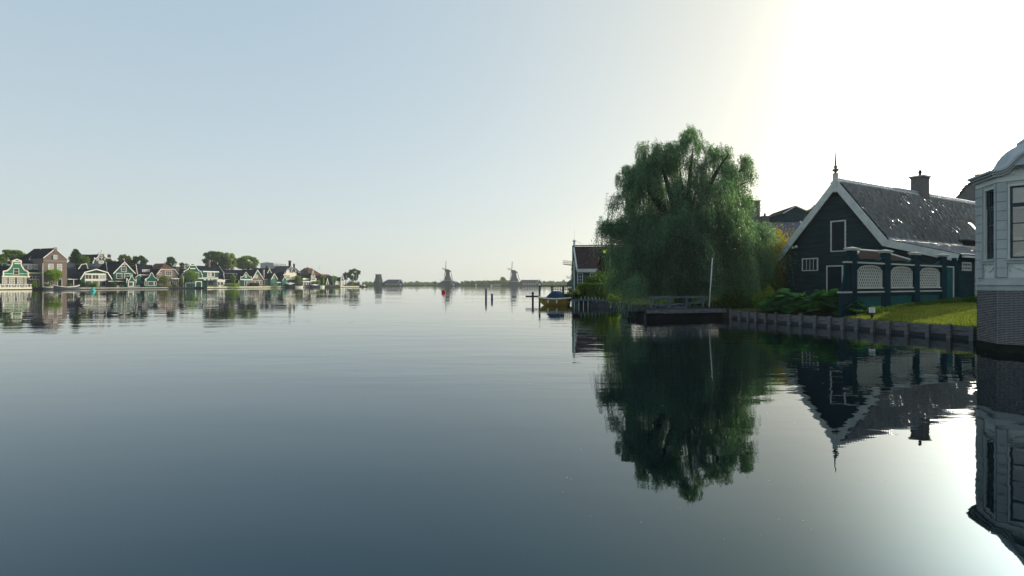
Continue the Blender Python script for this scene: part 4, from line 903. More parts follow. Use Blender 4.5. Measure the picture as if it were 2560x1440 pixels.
for i in range(40): mb.lathe([(.09, 0), (.1, .12), (.03, .17)], 5, (a0+i*.19, 3.75, zr+.05))
mb.build('ridge_tiles', roofgr, gh, kind='stuff')
shrub('clipped_hedge', 'dark clipped hedge in front of the green house', 'hedge', 1448, 1535, 710, 750, 55, LD, 16000, .05, g=.6, box=True, ry=1.2, seed=12)
shrub('round_shrub', 'bright green rounded bush overhanging the water left of the willow', 'shrub', 1523, 1552, 733, 768, 48, LB, 9000, .05, g=.3, k=5, seed=13, ry=.7)
shrub('garden_shrub', 'leafy green shrub with light edge before the green house window', 'shrub', 1438, 1466, 708, 745, 54, LG, 4500, .05, g=.6, k=6, seed=14)
shrub('garden_shrub', 'dark shrub climbing beside the hedge in front of the green house wall', 'shrub', 1462, 1525, 680, 740, 62, LD, 14000, .06, g=.7, k=8, seed=15, ry=1.5)
tree('copper_tree', 'dark copper leaved tree between the green house roof and the willow', 1484, 1540, 618, 735, 66, .7, LR, 9000, .09, k=12)
shrub('garden_shrub', 'light tipped shrub at the left foot of the willow', 'shrub', 1508, 1548, 672, 745, 50, LG, 8000, .055, g=.6, k=7, seed=16, ry=1.2)
mb = MB(); a = world(1526.5, 690, 56); a.z = .6; b = world(1524, 606, 56); mb.tube(a, b, .05, .03)
fp = tag(mb.build('flagpole', white), 'white flagpole with a limp yellow green pennant left of the willow', 'flagpole')
a = world(1524, 623, 56); mb = MB(); vs = []; 
for i in range(7):
    t = i/6; vs += [(a.x-.65*t, a.y+.08*math.sin(t*7), a.z-.12*t+.05), (a.x-.6*t, a.y+.08*math.sin(t*7+.5), a.z-.38+.02*t)]
mb.add(vs, [(2*i, 2*i+1, 2*i+3, 2*i+2) for i in range(6)]); o = mb.build('pennant', mat('pennant', (.35, .5, .08), .7, .15, trans=(1.5, 1.5, .8)), fp)
a = world(1436, 730, 53.5); a.z = .6; b = world(1434.5, 652, 53.5); mb = MB(); mb.tube(a, b, .05, .035); tag(mb.build('mast', greywhite), 'tall pale mast standing at the corner of the small dock', 'pole')

# ---- dock, boat and railing
DK = Fr(Vector((wx(1429, 50.6), 50.6)), (1, -.03), 0); dl = DK.x(1532)
dk = thing('dock', 'dark timber dock on pale stakes by the yellow boat', 'dock', DK.loc, DK.rz)
n_ = 14
for i in range(n_): x = dl*i/n_; mb = MB(); mb.box(x+.01, x+dl/n_-.01, 0, 2.6, .60, .64+random.uniform(-.005, .005)); mb.build('deck_plank', wooddark, dk)
mb = MB(); mb.box(0, dl, -.05, -.003, .5, .66); mb.build('fascia', rw, dk)
for i in range(9):
    x = .25+i*(dl-.4)/8; mb = MB(); mb.tube((x, .08, -.6), (x, .08, .5), .045, .04, 6); mb.build('stake', greywhite, dk)
for i in range(7):
    x = dl*.25+i*.33; mb = MB(); mb.tube((x, .5, .64), (x+random.uniform(-.03, .03), .5, .64+.28-i*.02), .03, .02, 5); mb.build('picket', greywhite, dk)
fl = thing('flower_tub', 'dark tub of pale pink flowers at the left end of the small dock', 'planter', DK.w(.45, .8, .64))
mb = MB(); mb.lathe([(.22, 0), (.3, .4), (.32, .42), (.26, .42)], 12); mb.build('tub', dark, fl)
rg = np.random.default_rng(8); C, A, Wd = clump_leaves([(0, 0, .6, .35, .35, .28)], 700, .05, rg); link('leaves', leaves_mesh('leaves', C, A, Wd), LG, fl)
C, A, Wd = clump_leaves([(0, 0, .72, .33, .33, .22)], 90, .05, rg); link('flowers', leaves_mesh('flowers', C, A, Wd), mat('pale_petal', (.6, .42, .42), .6, .2), fl, kind='stuff')
# boat
hullm = mat('mustard_hull_paint', (.30, .21, .045), .35, .12, 1.5); bx = Vector((wx(1386, 53.2), 53.2, 0))
bt = thing('boat', 'small mustard yellow boat with white rim and blue canvas hood moored at the dock', 'boat', bx, R(180-24))
Lb, Bm = 2.9, 1.5; NS, NR = 15, 9
def hull_pt(s, a, grow=0):                              # s 0 stern .. 1 bow, a -1..1 across
    w = Bm/2*(.80+.35*math.sin(min(1, s*1.6)*math.pi/2)-.05)*(1-max(0, (s-.45)/.55)**2.4) ; w = max(w, .03)+grow
    sheer = .62+.30*(s-.35)**2*1.2+.05*(1-s); keel = -.12+.42*max(0, (s-.72)/.28)**2
    v = abs(a); x = -Lb/2+Lb*s+(.28*(1-v) * 0)+.18*max(0, s-.7)/.3*(v**2); y = w*math.copysign(1, a)*(v**.55 if v else 0)*(.86+.14*v); z = keel+(sheer-keel)*(v**1.8)
    return (x, y, z)
mb = MB(); vs = []; aa = np.linspace(-1, 1, NR*2-1)
for i in range(NS): vs += [hull_pt(i/(NS-1), a) for a in aa]
m = len(aa); fs = [(i*m+j, (i+1)*m+j, (i+1)*m+j+1, i*m+j+1) for i in range(NS-1) for j in range(m-1)]; fs.append(tuple(range(m))); mb.add(vs, fs); mb.build('hull', hullm, bt, smooth=True)
mb = MB()
for sgn in (-1, 1):
    for i in range(NS-1):
        p, q = Vector(hull_pt(i/(NS-1), sgn)), Vector(hull_pt((i+1)/(NS-1), sgn)); mb.tube(p, q, .065, .065, 8)
p, q = Vector(hull_pt(0, -1)), Vector(hull_pt(0, 1)); mb.tube(p, q, .06); mb.build('rim', white, bt, smooth=True)
mb = MB(); vs = []
for i in range(NS): vs += [tuple(Vector(hull_pt(i/(NS-1), -1))-Vector((0, -.02, .06))), tuple(Vector(hull_pt(i/(NS-1), 1))-Vector((0, .02, .06)))]
mb.add(vs, [(2*i, 2*i+1, 2*i+3, 2*i+2) for i in range(NS-1)]); mb.build('deck', mat('boat_deck', (.35, .37, .38), .5), bt)
canv = mat('blue_canvas', (.03, .06, .11), .7, .25, 4, bump=.6, bscale=5); vs = []; ni, nj = 11, 11
for i in range(ni):
    s = i/(ni-1); xx = -Lb*.34+Lb*.62*s; hh = .74*min(1, (s/.28)**.6 if s > 0 else 0)*(1-max(0, (s-.55)/.45)**1.6)+.02; sec = .18+.64*s
    w_ = abs(hull_pt(min(.95, .16+.62*s), 1)[1])*.93; zb = .62
    for j in range(nj):
        t = math.pi*j/(nj-1); vs.append((xx, -w_*math.cos(t), zb+hh*math.sin(t)**.6+.012*math.sin(j*2.3+i*1.7)))
mb = MB(); mb.add(vs, [(i*nj+j, (i+1)*nj+j, (i+1)*nj+j+1, i*nj+j+1) for i in range(ni-1) for j in range(nj-1)]); mb.build('canvas_hood', canv, bt, smooth=True)
mb = MB()
for s_ in (.25, .5, .75): x, y, z = hull_pt(s_, 1); mb.lathe([(.03, 0), (.03, .06), (.05, .08)], 6, (x, y*.95, z+.05)); mb.lathe([(.03, 0), (.03, .06), (.05, .08)], 6, (x, -y*.95, z+.05))
mb.build('cleats', metal, bt, kind='stuff')
# posts and railing behind the boat
RL = Fr(Vector((wx(1349, 62), 62)), (1, -.02), 0)
rl = thing('jetty_railing', 'dark jetty railing with trellis squares behind the boat', 'railing', RL.loc, RL.rz)
z1 = RL.q(1390, 714)[1]; xr = RL.x(1436); pw = wooddark
mb = MB(); mb.box(-.1, xr, -.06, .06, z1-.1, z1); mb.build('handrail', pw, rl)
for px in (1349, 1380, 1408, 1434):
    x = RL.x(px); mb = MB(); mb.box(x-.1, x+.1, -.1, .1, -.8, z1-.1); mb.build('post', pw, rl)
x = RL.x(1380); zb = RL.q(1400, 740)[1]
mb = MB(); mb.box(RL.x(1380), xr, -.03, .03, zb-.1, zb); mb.build('deck_edge', pw, rl)
for i in range(1, 13):
    xx = x+(xr-x)*i/13; mb = MB(); mb.box(xx-.022, xx+.022, -.02, .02, zb, z1-.1); mb.build('baluster', pw, rl)
for zz in (z1-.42, z1-.76): mb = MB(); mb.box(x+.1, xr, -.045, -.021, zz-.02, zz+.02); mb.build('trellis_bar', pw, rl)
mp_ = thing('mooring_post', 'stubby mooring post with a horizontal beam left of the boat', 'post', (wx(1332, 60.5), 60.5, 0))
mb = MB(); mb.lathe([(.11, -1), (.11, .95), (.16, 1.0), (.15, 1.1), (.05, 1.2)], 10); mb.build('post_shaft', pw, mp_, smooth=True)
zb = CZ+(HY-741.5)/F*60.5; mb = MB(); mb.box(wx(1314, 60.5)-wx(1332, 60.5), wx(1348, 60.5)-wx(1332, 60.5), .12, .24, zb-.08, zb+.1); mb.build('beam', pw, mp_)
shrub('bank_shrub', 'dark shrub hanging over the trellis behind the boat hood', 'shrub', 1392, 1432, 722, 750, 59, LD, 4500, .055, g=.3, k=6, seed=21)
for px, py, py0, lb in ((1215, 721, 747, 'taller of the two blue grey mooring piles standing in open water'), (1230, 734, 749, 'shorter of the two blue grey mooring piles standing in open water')):
    Y = 2800/(py0-HY); o = thing('mooring_pile', lb, 'post', (wx(px, Y), Y, 0), 0, 'mooring piles in mid river'); h = CZ+(HY-py)/F*Y
    mb = MB(); mb.lathe([(.14, -1.5), (.145, h-.06), (.12, h)], 12); mb.build('shaft', mat('pile_blue_grey', (.10, .15, .20), .7, .3, 4, bump=.3), o, smooth=True)
    mb = MB(); mb.lathe([(.15, -.1), (.15, .06)], 12); mb.build('waterline_band', dark, o)
    if px == 1215: mb = MB(); mb.tube((0, 0, h), (.02, 0, h+.35), .02, n=5); mb.lathe([(.02, -.04), (.05, 0), (.02, .04)], 6, (.02, 0, h+.37)); mb.build('top_rod', metal, o)
# floating fluff on the near water
C = []
for i in range(110):
    px = random.gauss(1950, 380); py = random.uniform(830, 1350) if i % 3 else random.uniform(850, 960); Y = 2800/(py-HY)
    if wx(px, Y) < 13.6+.0*Y: C.append((wx(px, Y), Y, .004))
C = np.array(C); n = len(C); A = RNG.normal(size=(n, 3))*[1, 1, .1]; A /= np.linalg.norm(A, axis=1, keepdims=True); s_ = .0012*C[:, 1]**.75*(.5+RNG.random(n))
V = []; 
for c, a, s in zip(C, A, s_): b = np.array([-a[1], a[0], 0])*s; a = a*s; V += [c-a, c+b, c+a, c-b]
link('floating_fluff', arr_mesh('floating_fluff', V, np.arange(4*n).reshape(-1, 4)), mat('seed_fluff', (.8, .8, .75), .9, .05), kind='stuff')

# ================================================================ LEFT BANK
qw = thing('quay_wall', 'long low quay wall in front of the row of houses on the left shore', 'quay', (LB0.x, LB0.y, 0), math.atan2(LU.y, LU.x))
QF = Fr(LB0, LU, 0.0)
for i, (pa, pb, zt, m, nm) in enumerate(((-160, 79, .95, cream, 'white_edge'), (79, 168, .7, dark, 'dark_edge'), (168, 300, .75, stone, 'stone_edge'), (300, 420, .7, stone, 'stone_edge'), (420, 517, .75, wooddark, 'dark_edge'), (517, 720, .85, cream, 'pale_edge'), (720, 775, .6, stone, 'stone_edge'), (775, 850, .6, wooddark, 'dark_edge'), (850, 897, .8, cream, 'pale_edge'), (897, 912, .5, dark, 'dark_edge'))):
    a, b = QF.x(pa), QF.x(pb); mb = MB(); mb.box(a, b-.01, -.25, -.02, .28, zt); mb.build(nm, m, qw)
    mb = MB(); mb.box(a, b-.01, -.22, -.02, -.5, .279); mb.build('footing', dark, qw)

def pxz(fr, py, px): return fr.q(px, py)[1]
# 0 dark roofed house at the very left edge
th, fr = side_house('dark roofed house cut by the left edge of the picture', -90, 26, 14, 688, 664, 10, brickdk, roofdk, white, name='low_house', verge=False)
w_ = window(fr, th, 5, 17, 658, 666, white, off=2.0, gl=greenlt, name='dormer')
# script lettering on the dark roof
cu = bpy.data.curves.new('roof_lettering', 'FONT'); cu.body = 'dens'; cu.size = 1.5; cu.shear = .3; cu.extrude = .03; ob = bpy.data.objects.new('tmp', cu); COL.objects.link(ob)
dg = bpy.context.evaluated_depsgraph_get(); me = bpy.data.meshes.new_from_object(ob.evaluated_get(dg)); bpy.data.objects.remove(ob)
me.materials.clear(); o = link('roof_lettering', me, white, th); a_, z_ = fr.q(0, 673, .4); o.location = (a_, .1, z_); o.rotation_euler = (R(65), 0, 0)
# 1 bell gable, cream trimmed
th, fr = bell_house('green bell gabled house with cream trim behind the white balustrade', 5, 74, 4, [(7, 690), (7.2, 677.6), (16, 675.5), (24, 669), (28.3, 661), (29.5, 652), (35, 649.5), (42, 647), (49, 649.5), (53.6, 652), (54.3, 661), (57.5, 668), (63, 675), (70, 677.6), (72.5, 690)], 11, greenlt, roofdk, cream, .42, lower=brickdk, lower_py=693, roof_py=664)
hbar(fr, th, 4, 74, 689, 693.5, cream, d=.35); hbar(fr, th, 30, 54, 652.5, 655, cream, d=.3); hbar(fr, th, 9, 34, 683.5, 685, cream, d=.1, name='rail_trim'); hbar(fr, th, 48, 68, 683.5, 685, cream, d=.1, name='rail_trim')
window(fr, th, 33.5, 47.5, 670.5, 687.5, cream, 1, 2, gl=glass)
for a, b in ((5, 18), (22, 37), (42.5, 58)): window(fr, th, a, b, 694.5, 713, cream, 2, 3, gl=glassmid)
hbar(fr, th, 60.5, 67, 694, 714, cream, d=.08, name='pilaster'); hbar(fr, th, 36, 50, 657, 660, cream, d=.1, name='carving')
# balustrade
BF = LF(38, .3, .95); bl = thing('balustrade', 'white terrace balustrade on the quay before the cream trimmed bell gable', 'balustrade', BF.loc, BF.rz)
mb = MB(); mb.box(BF.x(-40), BF.x(79), -.08, .08, 1.0, 1.12); mb.build('top_rail', white, bl); mb = MB(); mb.box(BF.x(-40), BF.x(79), -.06, .06, .12, .22); mb.build('bottom_rail', white, bl)
for p in (-36, -25, -12, 0.5, 12, 21, 27.5, 42, 48, 62, 69, 77): mb = MB(); x = BF.x(p); mb.box(x-.1, x+.1, -.1, .1, 0, 1.2); mb.build('post', white, bl)
for a, b in ((0.5, 12), (27.5, 42), (48, 62)):
    xa, xb = BF.x(a)+.1, BF.x(b)-.1
    for (z0, z1) in ((.22, 1.0), (1.0, .22)): mb = MB(); mb.hexa([(xa, -.03, z0-.04), (xb, -.03, z1-.04), (xb, .03, z1-.04), (xa, .03, z0-.04), (xa, -.03, z0+.04), (xb, -.03, z1+.04), (xb, .03, z1+.04), (xa, .03, z0+.04)]); mb.build('brace', white, bl)
# 2 low connecting house with window band
th, fr = side_house('low brick wing with a white window band in its dark roof', 70, 108, 7, 681, 651.5, 9, brick, roofdk, cream, name='low_house', gutter=.45, verge=False)
hbar(fr, th, 56, 107, 659.5, 662.5, white, off=1.2, d=.5, name='dormer_fascia'); hbar(fr, th, 57, 106, 662.5, 674.5, brickdk, off=1.3, d=.2, name='dormer_wall')
for a, b in ((58, 69.5), (69.8, 81), (84, 94), (94.3, 104)): window(fr, th, a, b, 663, 673.5, white, 1, 1, gl=glass if a < 60 else glassmid, off=1.0, name='window')
window(fr, th, 71.5, 82, 690.5, 697.5, white); window(fr, th, 87.5, 101, 690.5, 697.5, white, 1, 2); door(fr, th, 90, 98, 699, 715); hbar(fr, th, 68, 90, 697.8, 699.6, white, d=.5, name='canopy')
# 3 brown brick warehouse
th, fr = gable_house('tall brown brick house with stepped ornament at its gable peak', 108, 168, 4.5, [(107, 645.5), (138, 621.5), (169.5, 649)], 13, brick, roofdk, white, .28, wall_x=(108.5, 167.5), over=.1, name='brick_house')
hbar(fr, th, 109, 167.5, 651, 653, stone, d=.12); hbar(fr, th, 134.7, 141.5, 618, 632, brick, d=.25, name='peak_ornament'); hbar(fr, th, 133.5, 142.7, 619, 622, stone, d=.32, name='ornament_cap')
window(fr, th, 120.5, 133.5, 659.5, 679, white, 1, 3, gl=glassmid); window(fr, th, 142.5, 155, 660, 678, white, 1, 3, gl=glassmid)
window(fr, th, 133.5, 143, 637.5, 648, white, 2, 2, gl=glassmid); hbar(fr, th, 129, 133, 639, 648.5, greendk, d=.06, name='shutter')
window(fr, th, 120, 131, 699, 715, white, 2, 1); door(fr, th, 143.5, 155, 697, 717, dark)
mb = MB(); x, z = fr.q(101.5, 629, 8); mb.lathe([(.12, 0), (.1, 1.1), (.16, 1.25), (.03, 1.5)], 6, (x, 8, z)); mb.build('finial', white, th)
th, fr = side_house('dark hipped roof range left of the tall brown brick house', 72, 110, 12, 649, 628, 8, brickdk, roofdk, white, hipl=4.2, name='low_house')
# 4 gambrel glass fronted house and its big roofs
th, fr = gable_house('house with wide white edged gambrel gable glazed with large windows', 198, 280, 4, [(198, 699), (210, 680.7), (239.5, 673), (268.5, 681.2), (280, 699)], 14, greendk, roofdk, white, .42, wall_x=(203, 275), over=.35, name='gambrel_house')
for a, b in ((212.5, 229.5), (230.3, 247), (247.8, 265)): window(fr, th, a, b, 683.5, 698, white, 2, 1, gl=glassmid if a > 240 else glass, off=-.02)
for a, b in ((212.5, 229.5), (230.3, 247), (247.8, 265)): window(fr, th, a, b, 702, 716.5, white, 1, 1, gl=glass, off=-.02)
hbar(fr, th, 211, 266.5, 698.2, 701.5, white, d=.25, name='floor_band'); hbar(fr, th, 212, 265, 684, 687.3, cream, off=-.08, d=.04, name='awning')
side_house('long dark roofed range between the brick house and the glazed gambrel gable', 168, 212, 5, 697.5, 672, 12, dark, roofdk, white, name='low_house', verge=False)
th, fr = side_house('high dark roof with small white edged dormer left of the ornate gable', 178, 272, 16, 679, 658.5, 10, dark, roofgr, white, hipr=2.5, name='low_house', verge=False)
mb = MB(); mb.strip(fr.P([(193, 675), (201.5, 662), (213, 660), (216.5, 673)]), .25, -.8, -.5); mb.build('dormer_edge', white, th); mb = MB(); mb.prism(fr.P([(194, 676), (202, 663), (212.5, 661.5), (216, 675)]), -.49, 4); mb.build('dormer', dark, th)
# 5 ornate grey gable behind
th, fr = bell_house('ornate slate grey gable with white scrolls behind the dark roofs', 231, 272, 26, [(231.5, 664), (232, 655), (234, 651), (238, 645.5), (243, 643), (246, 638), (246.5, 635), (254, 634), (261.5, 635), (262.5, 640), (266, 644), (270, 649), (271, 664)], 12, mat('slate_gable', (.07, .075, .095), .6, .3, 1.5), roofdk, white, .35, roof_py=637, name='ornate_house')
mb = MB(); pts = fr.P([(244, 635), (247, 631.5), (254, 629.5), (261, 631.5), (264, 635)]); mb.prism(pts, -.35, .3); mb.build('pediment', greywhite, th)
for px, py in ((235.5, 647), (268.5, 647), (254, 628), (241, 651), (245, 648.5), (253, 647), (261, 648.5)): x, z = fr.q(px, py); mb = MB(); mb.lathe([(.1, -.4), (.3, -.15), (.22, .1), (.3, .3), (.05, .7)], 8, (x, -.2, z)); mb.build('scroll_ornament', white, th, smooth=True)
window(fr, th, 246.5, 259.5, 651, 659, white, 1, 3, gl=glassmid); window(fr, th, 249, 257, 638, 645, white, 3, 1, gl=glass)
th, fr = side_house('grey hipped roof stretching behind the ornate slate gable', 208, 296, 30, 664, 638, 14, brickdk, roofgr, white, hipl=3, hipr=5, name='low_house', gutter=.2); x = fr.x(273, 7); chimney(th, x, 7, fr.q(273, 644, 7)[1], fr.q(273, 636.5, 7)[1], 1.0)
window(fr, th, 283, 291, 650, 657, white, 1, 1, gl=brick, off=2, name='dormer')
# 6 green gable house
th, fr = gable_house('green boarded house with steep white bargeboards and a finial', 281, 338, 4.5, [(281, 684.5), (310, 654.5), (338, 684.5)], 12, green, roofdk, white, .36, wall_x=(284, 333), finial=1.7, name='green_house')
window(fr, th, 302.5, 316, 666, 679.5, white, 1, 2); window(fr, th, 291, 305.5, 683.5, 697, white, 1, 2); window(fr, th, 311, 325.5, 683.5, 697, white, 1, 2)
hbar(fr, th, 284, 333, 682.2, 683.2, white, d=.06, name='string'); mb = MB(); mb.tube((*fr.q(310, 656)[:1], -.36, fr.q(310, 657)[1]), (*fr.q(310, 656)[:1], -.36, fr.q(310, 665)[1]), .09, n=5); x0_, z_ = fr.q(306, 661.5); x1_, _ = fr.q(314, 661.5); mb.box(x0_, x1_, -.42, -.3, z_-.08, z_+.08); mb.build('gable_truss', white, th)
side_house('dark veranda roof along the foot of the green gabled house', 270, 334, 2.6, 702.5, 698, 3.5, dark, roofdk, white, name='veranda', verge=False, cat='veranda')
th, fr = side_house('dark roof slope with skylights left of the green gabled house', 268, 312, 9, 681, 656, 9, dark, roofdk, white, hipl=2.5, name='low_house')
for px, py in ((277, 671), (284, 667)):
    x, z = fr.q(px, py, 2); mb = MB(); mb.box(x-.1, x+1.0, 1.2, 1.3, z-.5, z+.4); mb.build('skylight', metal, th)
# 7 small pavilion at the water
th, fr = bell_house('tiny green tea pavilion with white bay standing in the water', 315.5, 341, .2, [(316, 707), (316, 697), (318.5, 696.5), (320, 701), (324, 697.5), (327, 692), (327.5, 688.5), (329.5, 686.5), (331.5, 688.5), (332, 692), (335, 697.5), (338.5, 701), (340, 696.5), (341, 698), (341, 707)], 3.2, green, roofdk, white, .2, lower=green, lower_py=707, roof_py=694, name='tea_pavilion', g=.1, cat='pavilion')
window(fr, th, 320, 333.5, 704, 716.5, white, 1, 1, gl=glass, fw=.28); window(fr, th, 333.8, 338, 704, 716.5, white, 1, 1, gl=glass); hbar(fr, th, 316, 340.5, 720, 725, dark, d=.3, name='foundation')
# 8 dark roofs with red hip
th, fr = side_house('dark roofed house with red tiled hip and white dormer', 343, 398, 8, 686.5, 662, 10, brickdk, roofdk, white, hipl=3.0, name='low_house')
window(fr, th, 355.5, 374, 673.5, 684.5, white, 3, 1, gl=glassmid, off=1.2, name='dormer'); mb = MB(); a0, z0 = fr.q(343.5, 686); a1, z1 = fr.q(351, 664); mb.hexa([(a0-.25, -.3, z0), (a0-.1, -.3, z0), (a0+2.9, 5, z1+.1), (a0+2.8, 5, z1+.1), (a0-.35, 10, z0), (a0-.2, 10, z0), (a0+2.9, 5.2, z1+.2), (a0+2.8, 5.2, z1+.2)]); mb.build('red_hip', roofrd, th)
side_house('low dark side building between the tea pavilion and the bell gabled pavilion', 335, 372, 5, 702.5, 690, 6, greendk, roofdk, white, name='low_house')
gable_house('tiny green gable between the two pavilions', 337, 352, 4.2, [(337.5, 694.5), (346, 687), (353, 692)], 4, green, roofdk, white, .2, over=.1, name='shed', cat='shed')
th, fr = gable_house('pale brick house with brown hipped roof and white triple window', 389, 447, 5, [(390, 687), (400.5, 673.5), (436.5, 673.5), (446, 687)], 11, brick, roofdk, white, .3, wall_x=(391, 445), over=.25, name='brick_house')
a0, z0 = fr.q(400, 673); a1, _ = fr.q(437.5, 673); xp, zp = fr.q(409, 658.5, 3.5)
mb = MB(); mb.add([(a0, -.4, z0+.1), (a1, -.4, z0+.1), (xp, 3.0, zp), (a0, 8, z0+.1), (a1, 8, z0+.1), (xp, 9, zp)], [(0, 1, 2), (1, 4, 5, 2), (3, 0, 2, 5), (4, 3, 5)]); mb.build('brown_hip_roof', roofbr, th)
mb = MB(); mb.lathe([(.08, 0), (.05, .6), (.15, .75), (.03, 1.0)], 6, (xp, 3.0, zp)); mb.build('finial', dark, th)
window(fr, th, 413, 429.5, 677, 689, white, 3, 2, gl=glass); window(fr, th, 397, 403, 681, 687.5, white, 1, 1); hbar(fr, th, 422, 446, 695, 698, greywhite, d=1.6, name='canopy')
hbar(fr, th, 391, 446, 698, 699.5, white, d=.12, name='string'); window(fr, th, 425, 441, 702, 715, white, 3, 1, gl=glass); hbar(fr, th, 444, 446.5, 698, 716, white, d=.3, name='corner_post')
th, fr = bell_house('green bell gabled pavilion with a wide white window', 361, 397, 2.6, [(362, 703), (361.5, 699), (363.5, 696.5), (368, 695.2), (373, 691), (375.2, 686), (376.5, 683), (379, 681.2), (381.5, 683), (382.8, 686), (385, 691), (390, 695.2), (394.5, 696.5), (396.5, 699), (396, 703)], 5, green, roofdk, white, .2, lower=green, lower_py=703, roof_py=690, name='pavilion', cat='pavilion')
window(fr, th, 369.5, 385, 703.5, 714, white, 1, 1, gl=glass); window(fr, th, 385.5, 391, 703.5, 714, white, 1, 1); window(fr, th, 361.5, 366, 703.5, 713.5, white)
for p in (363.8, 394): x, z = fr.q(p, 699.5); mb = MB(); mb.lathe([(.1, -.5), (.42, -.4), (.48, 0), (.3, .35), (.05, .45)], 8, (x, -.1, z), 1, .5); mb.build('scroll_ornament', white, th, smooth=True)
# 10 brick chimney house
th, fr = side_house('dark roof slope between the pale brick house and the stepped bell gable', 443, 472, 9, 700, 671, 9, dark, roofdk, white, name='low_house')
mb = MB(); mb.box(fr.x(439.5, 1), fr.x(449, 1), 1, 3, 3, fr.q(444, 666, 1)[1]); mb.build('chimney_stack', brickdk, th); mb = MB(); p = fr.P([(438, 666.5), (444.5, 658.5), (451, 666.5)], 1); mb.prism(p, .9, 3.1); mb.build('chimney_gable', white, th)
# 11 stepped bell gable
th, fr = bell_house('big green bell gabled house with white stepped shoulders behind a bright tree', 454, 507, 5, [(454.5, 696), (455, 684), (459, 683), (459.2, 677.6), (463, 675.6), (469, 673), (473, 667.5), (473.3, 662), (477, 660), (481, 658), (486, 660.3), (490, 662.5), (491.3, 668), (496, 674.5), (503.5, 679), (504.3, 684.3), (506, 685.5), (506.2, 696)], 12, green, roofdk, white, .3, lower=greendk, lower_py=696, roof_py=672, smooth=False)
hbar(fr, th, 474.5, 490, 662.5, 664.5, white, d=.2); hbar(fr, th, 475.5, 488, 670, 672.5, white, d=.12, name='carving'); window(fr, th, 465, 472.5, 680, 693, white, 1, 2); window(fr, th, 489, 497.5, 680, 693, white, 1, 2); hbar(fr, th, 490, 507, 694.5, 697, white, d=.4)
th, fr = side_house('dark slate roofed house right of the stepped bell gable', 490, 571, 8, 697, 665.5, 10, greendk, roofdk, white, hipr=1.5, name='low_house')
x = fr.x(522.5, 5); chimney(th, x, 5, fr.q(522, 670, 5)[1], fr.q(522, 652.5, 5)[1], .95, brick); x = fr.x(573, 7); chimney(th, x, 7, 3, fr.q(573, 671, 7)[1], .8, stone)
th, fr = side_house('flat roofed green upper storey with two white framed windows', 506.5, 546, 6, 677.5, 676.2, 6, green, greendk, white, name='upper_storey', gutter=.55, verge=False, cat='house')
window(fr, th, 518, 527, 679, 692.5, white, 1, 1, gl=glassmid, fw=.22); window(fr, th, 528, 536.5, 679, 692.5, white, 1, 1, gl=glass, fw=.22); hbar(fr, th, 507, 545, 693.8, 696.5, white, d=.2); hbar(fr, th, 507, 545, 701, 703, greendk, d=2.2, name='canopy')
for a in (509, 519, 528): hbar(fr, th, a, a+6, 698, 700.5, white, d=.05, name='fanlight')
for a, b in ((528, 535.5), (519, 526)): window(fr, th, a, b, 704, 714, white, 2, 1)
th, fr = side_house('white kiosk with open counter beside the green upper storey', 542.5, 561.5, 3, 699.5, 698.5, 4, white, white, white, name='kiosk', gutter=1.0, verge=False, cat='kiosk'); window(fr, th, 543, 550, 705, 713, white, 1, 1); window(fr, th, 550.5, 558.5, 705, 713, white, 1, 1)
hbar(fr, th, 546, 560, 700.5, 703.5, cream, off=-.3, d=.1, name='sign_board')
# porch frames
for (a, b, y0, lb) in ((464.5, 490, 707.5, 'thin white pergola frame below the bright tree'), (488.5, 505, 704.5, 'sturdy white garden arch beside the pergola frame')):
    f_ = LF((a+b)/2, 2.0); t_ = thing('pergola', lb, 'pergola', f_.loc, f_.rz); x0_, z1 = f_.q(a, y0); x1_, _ = f_.q(b, y0); w_ = .1 if a < 480 else .3
    mb = MB(); mb.box(x0_, x0_+w_, 0, .2, 0, z1); mb.build('post', white, t_); mb = MB(); mb.box(x1_-w_, x1_, 0, .2, 0, z1); mb.build('post', white, t_); mb = MB(); mb.box(x0_, x1_, -.02, .22, z1, z1+w_); mb.build('beam', white, t_)
    if w_ > .2: mb = MB(); mb.prism([(x0_+w_, z1-.6), (x0_+w_+.5, z1), (x0_+w_, z1)], .02, .18); mb.prism([(x1_-w_, z1-.6), (x1_-w_-.5, z1), (x1_-w_, z1)], .02, .18); mb.build('bracket', white, t_, kind='stuff')
# 12 dark long roofs and small bell gable
th, fr = side_house('long dark tiled roof behind the small bell gable with the oval light', 564, 642, 10, 683.5, 675, 9, dark, roofdk, white, name='low_house', verge=False)
side_house('low dark roof slope behind the clipped hedge', 560, 603, 6, 698.5, 684, 7, dark, roofdk, white, hipl=3, name='low_house', gutter=.15)
th, fr = bell_house('small green bell gabled house with white window bays and porch', 600, 629.5, 3.5, [(601, 699), (601.5, 690), (603, 692), (607.5, 690.5), (611.5, 685), (613.3, 681.5), (615, 679.5), (617, 681.5), (619, 685), (623, 690.5), (627, 692), (628.5, 690), (628.8, 699)], 9, green, roofdk, white, .22, lower=greendk, lower_py=699, roof_py=684)
hbar(fr, th, 600, 629.5, 697.5, 700, white, d=.35); window(fr, th, 612.3, 617.3, 686.5, 694, white, 1, 1, gl=glassmid); door(fr, th, 610.5, 616.5, 701, 716, glass); window(fr, th, 596.5, 604, 700.5, 710, white, 2, 2, off=.3); window(fr, th, 619, 626, 700.5, 710, white, 2, 2)
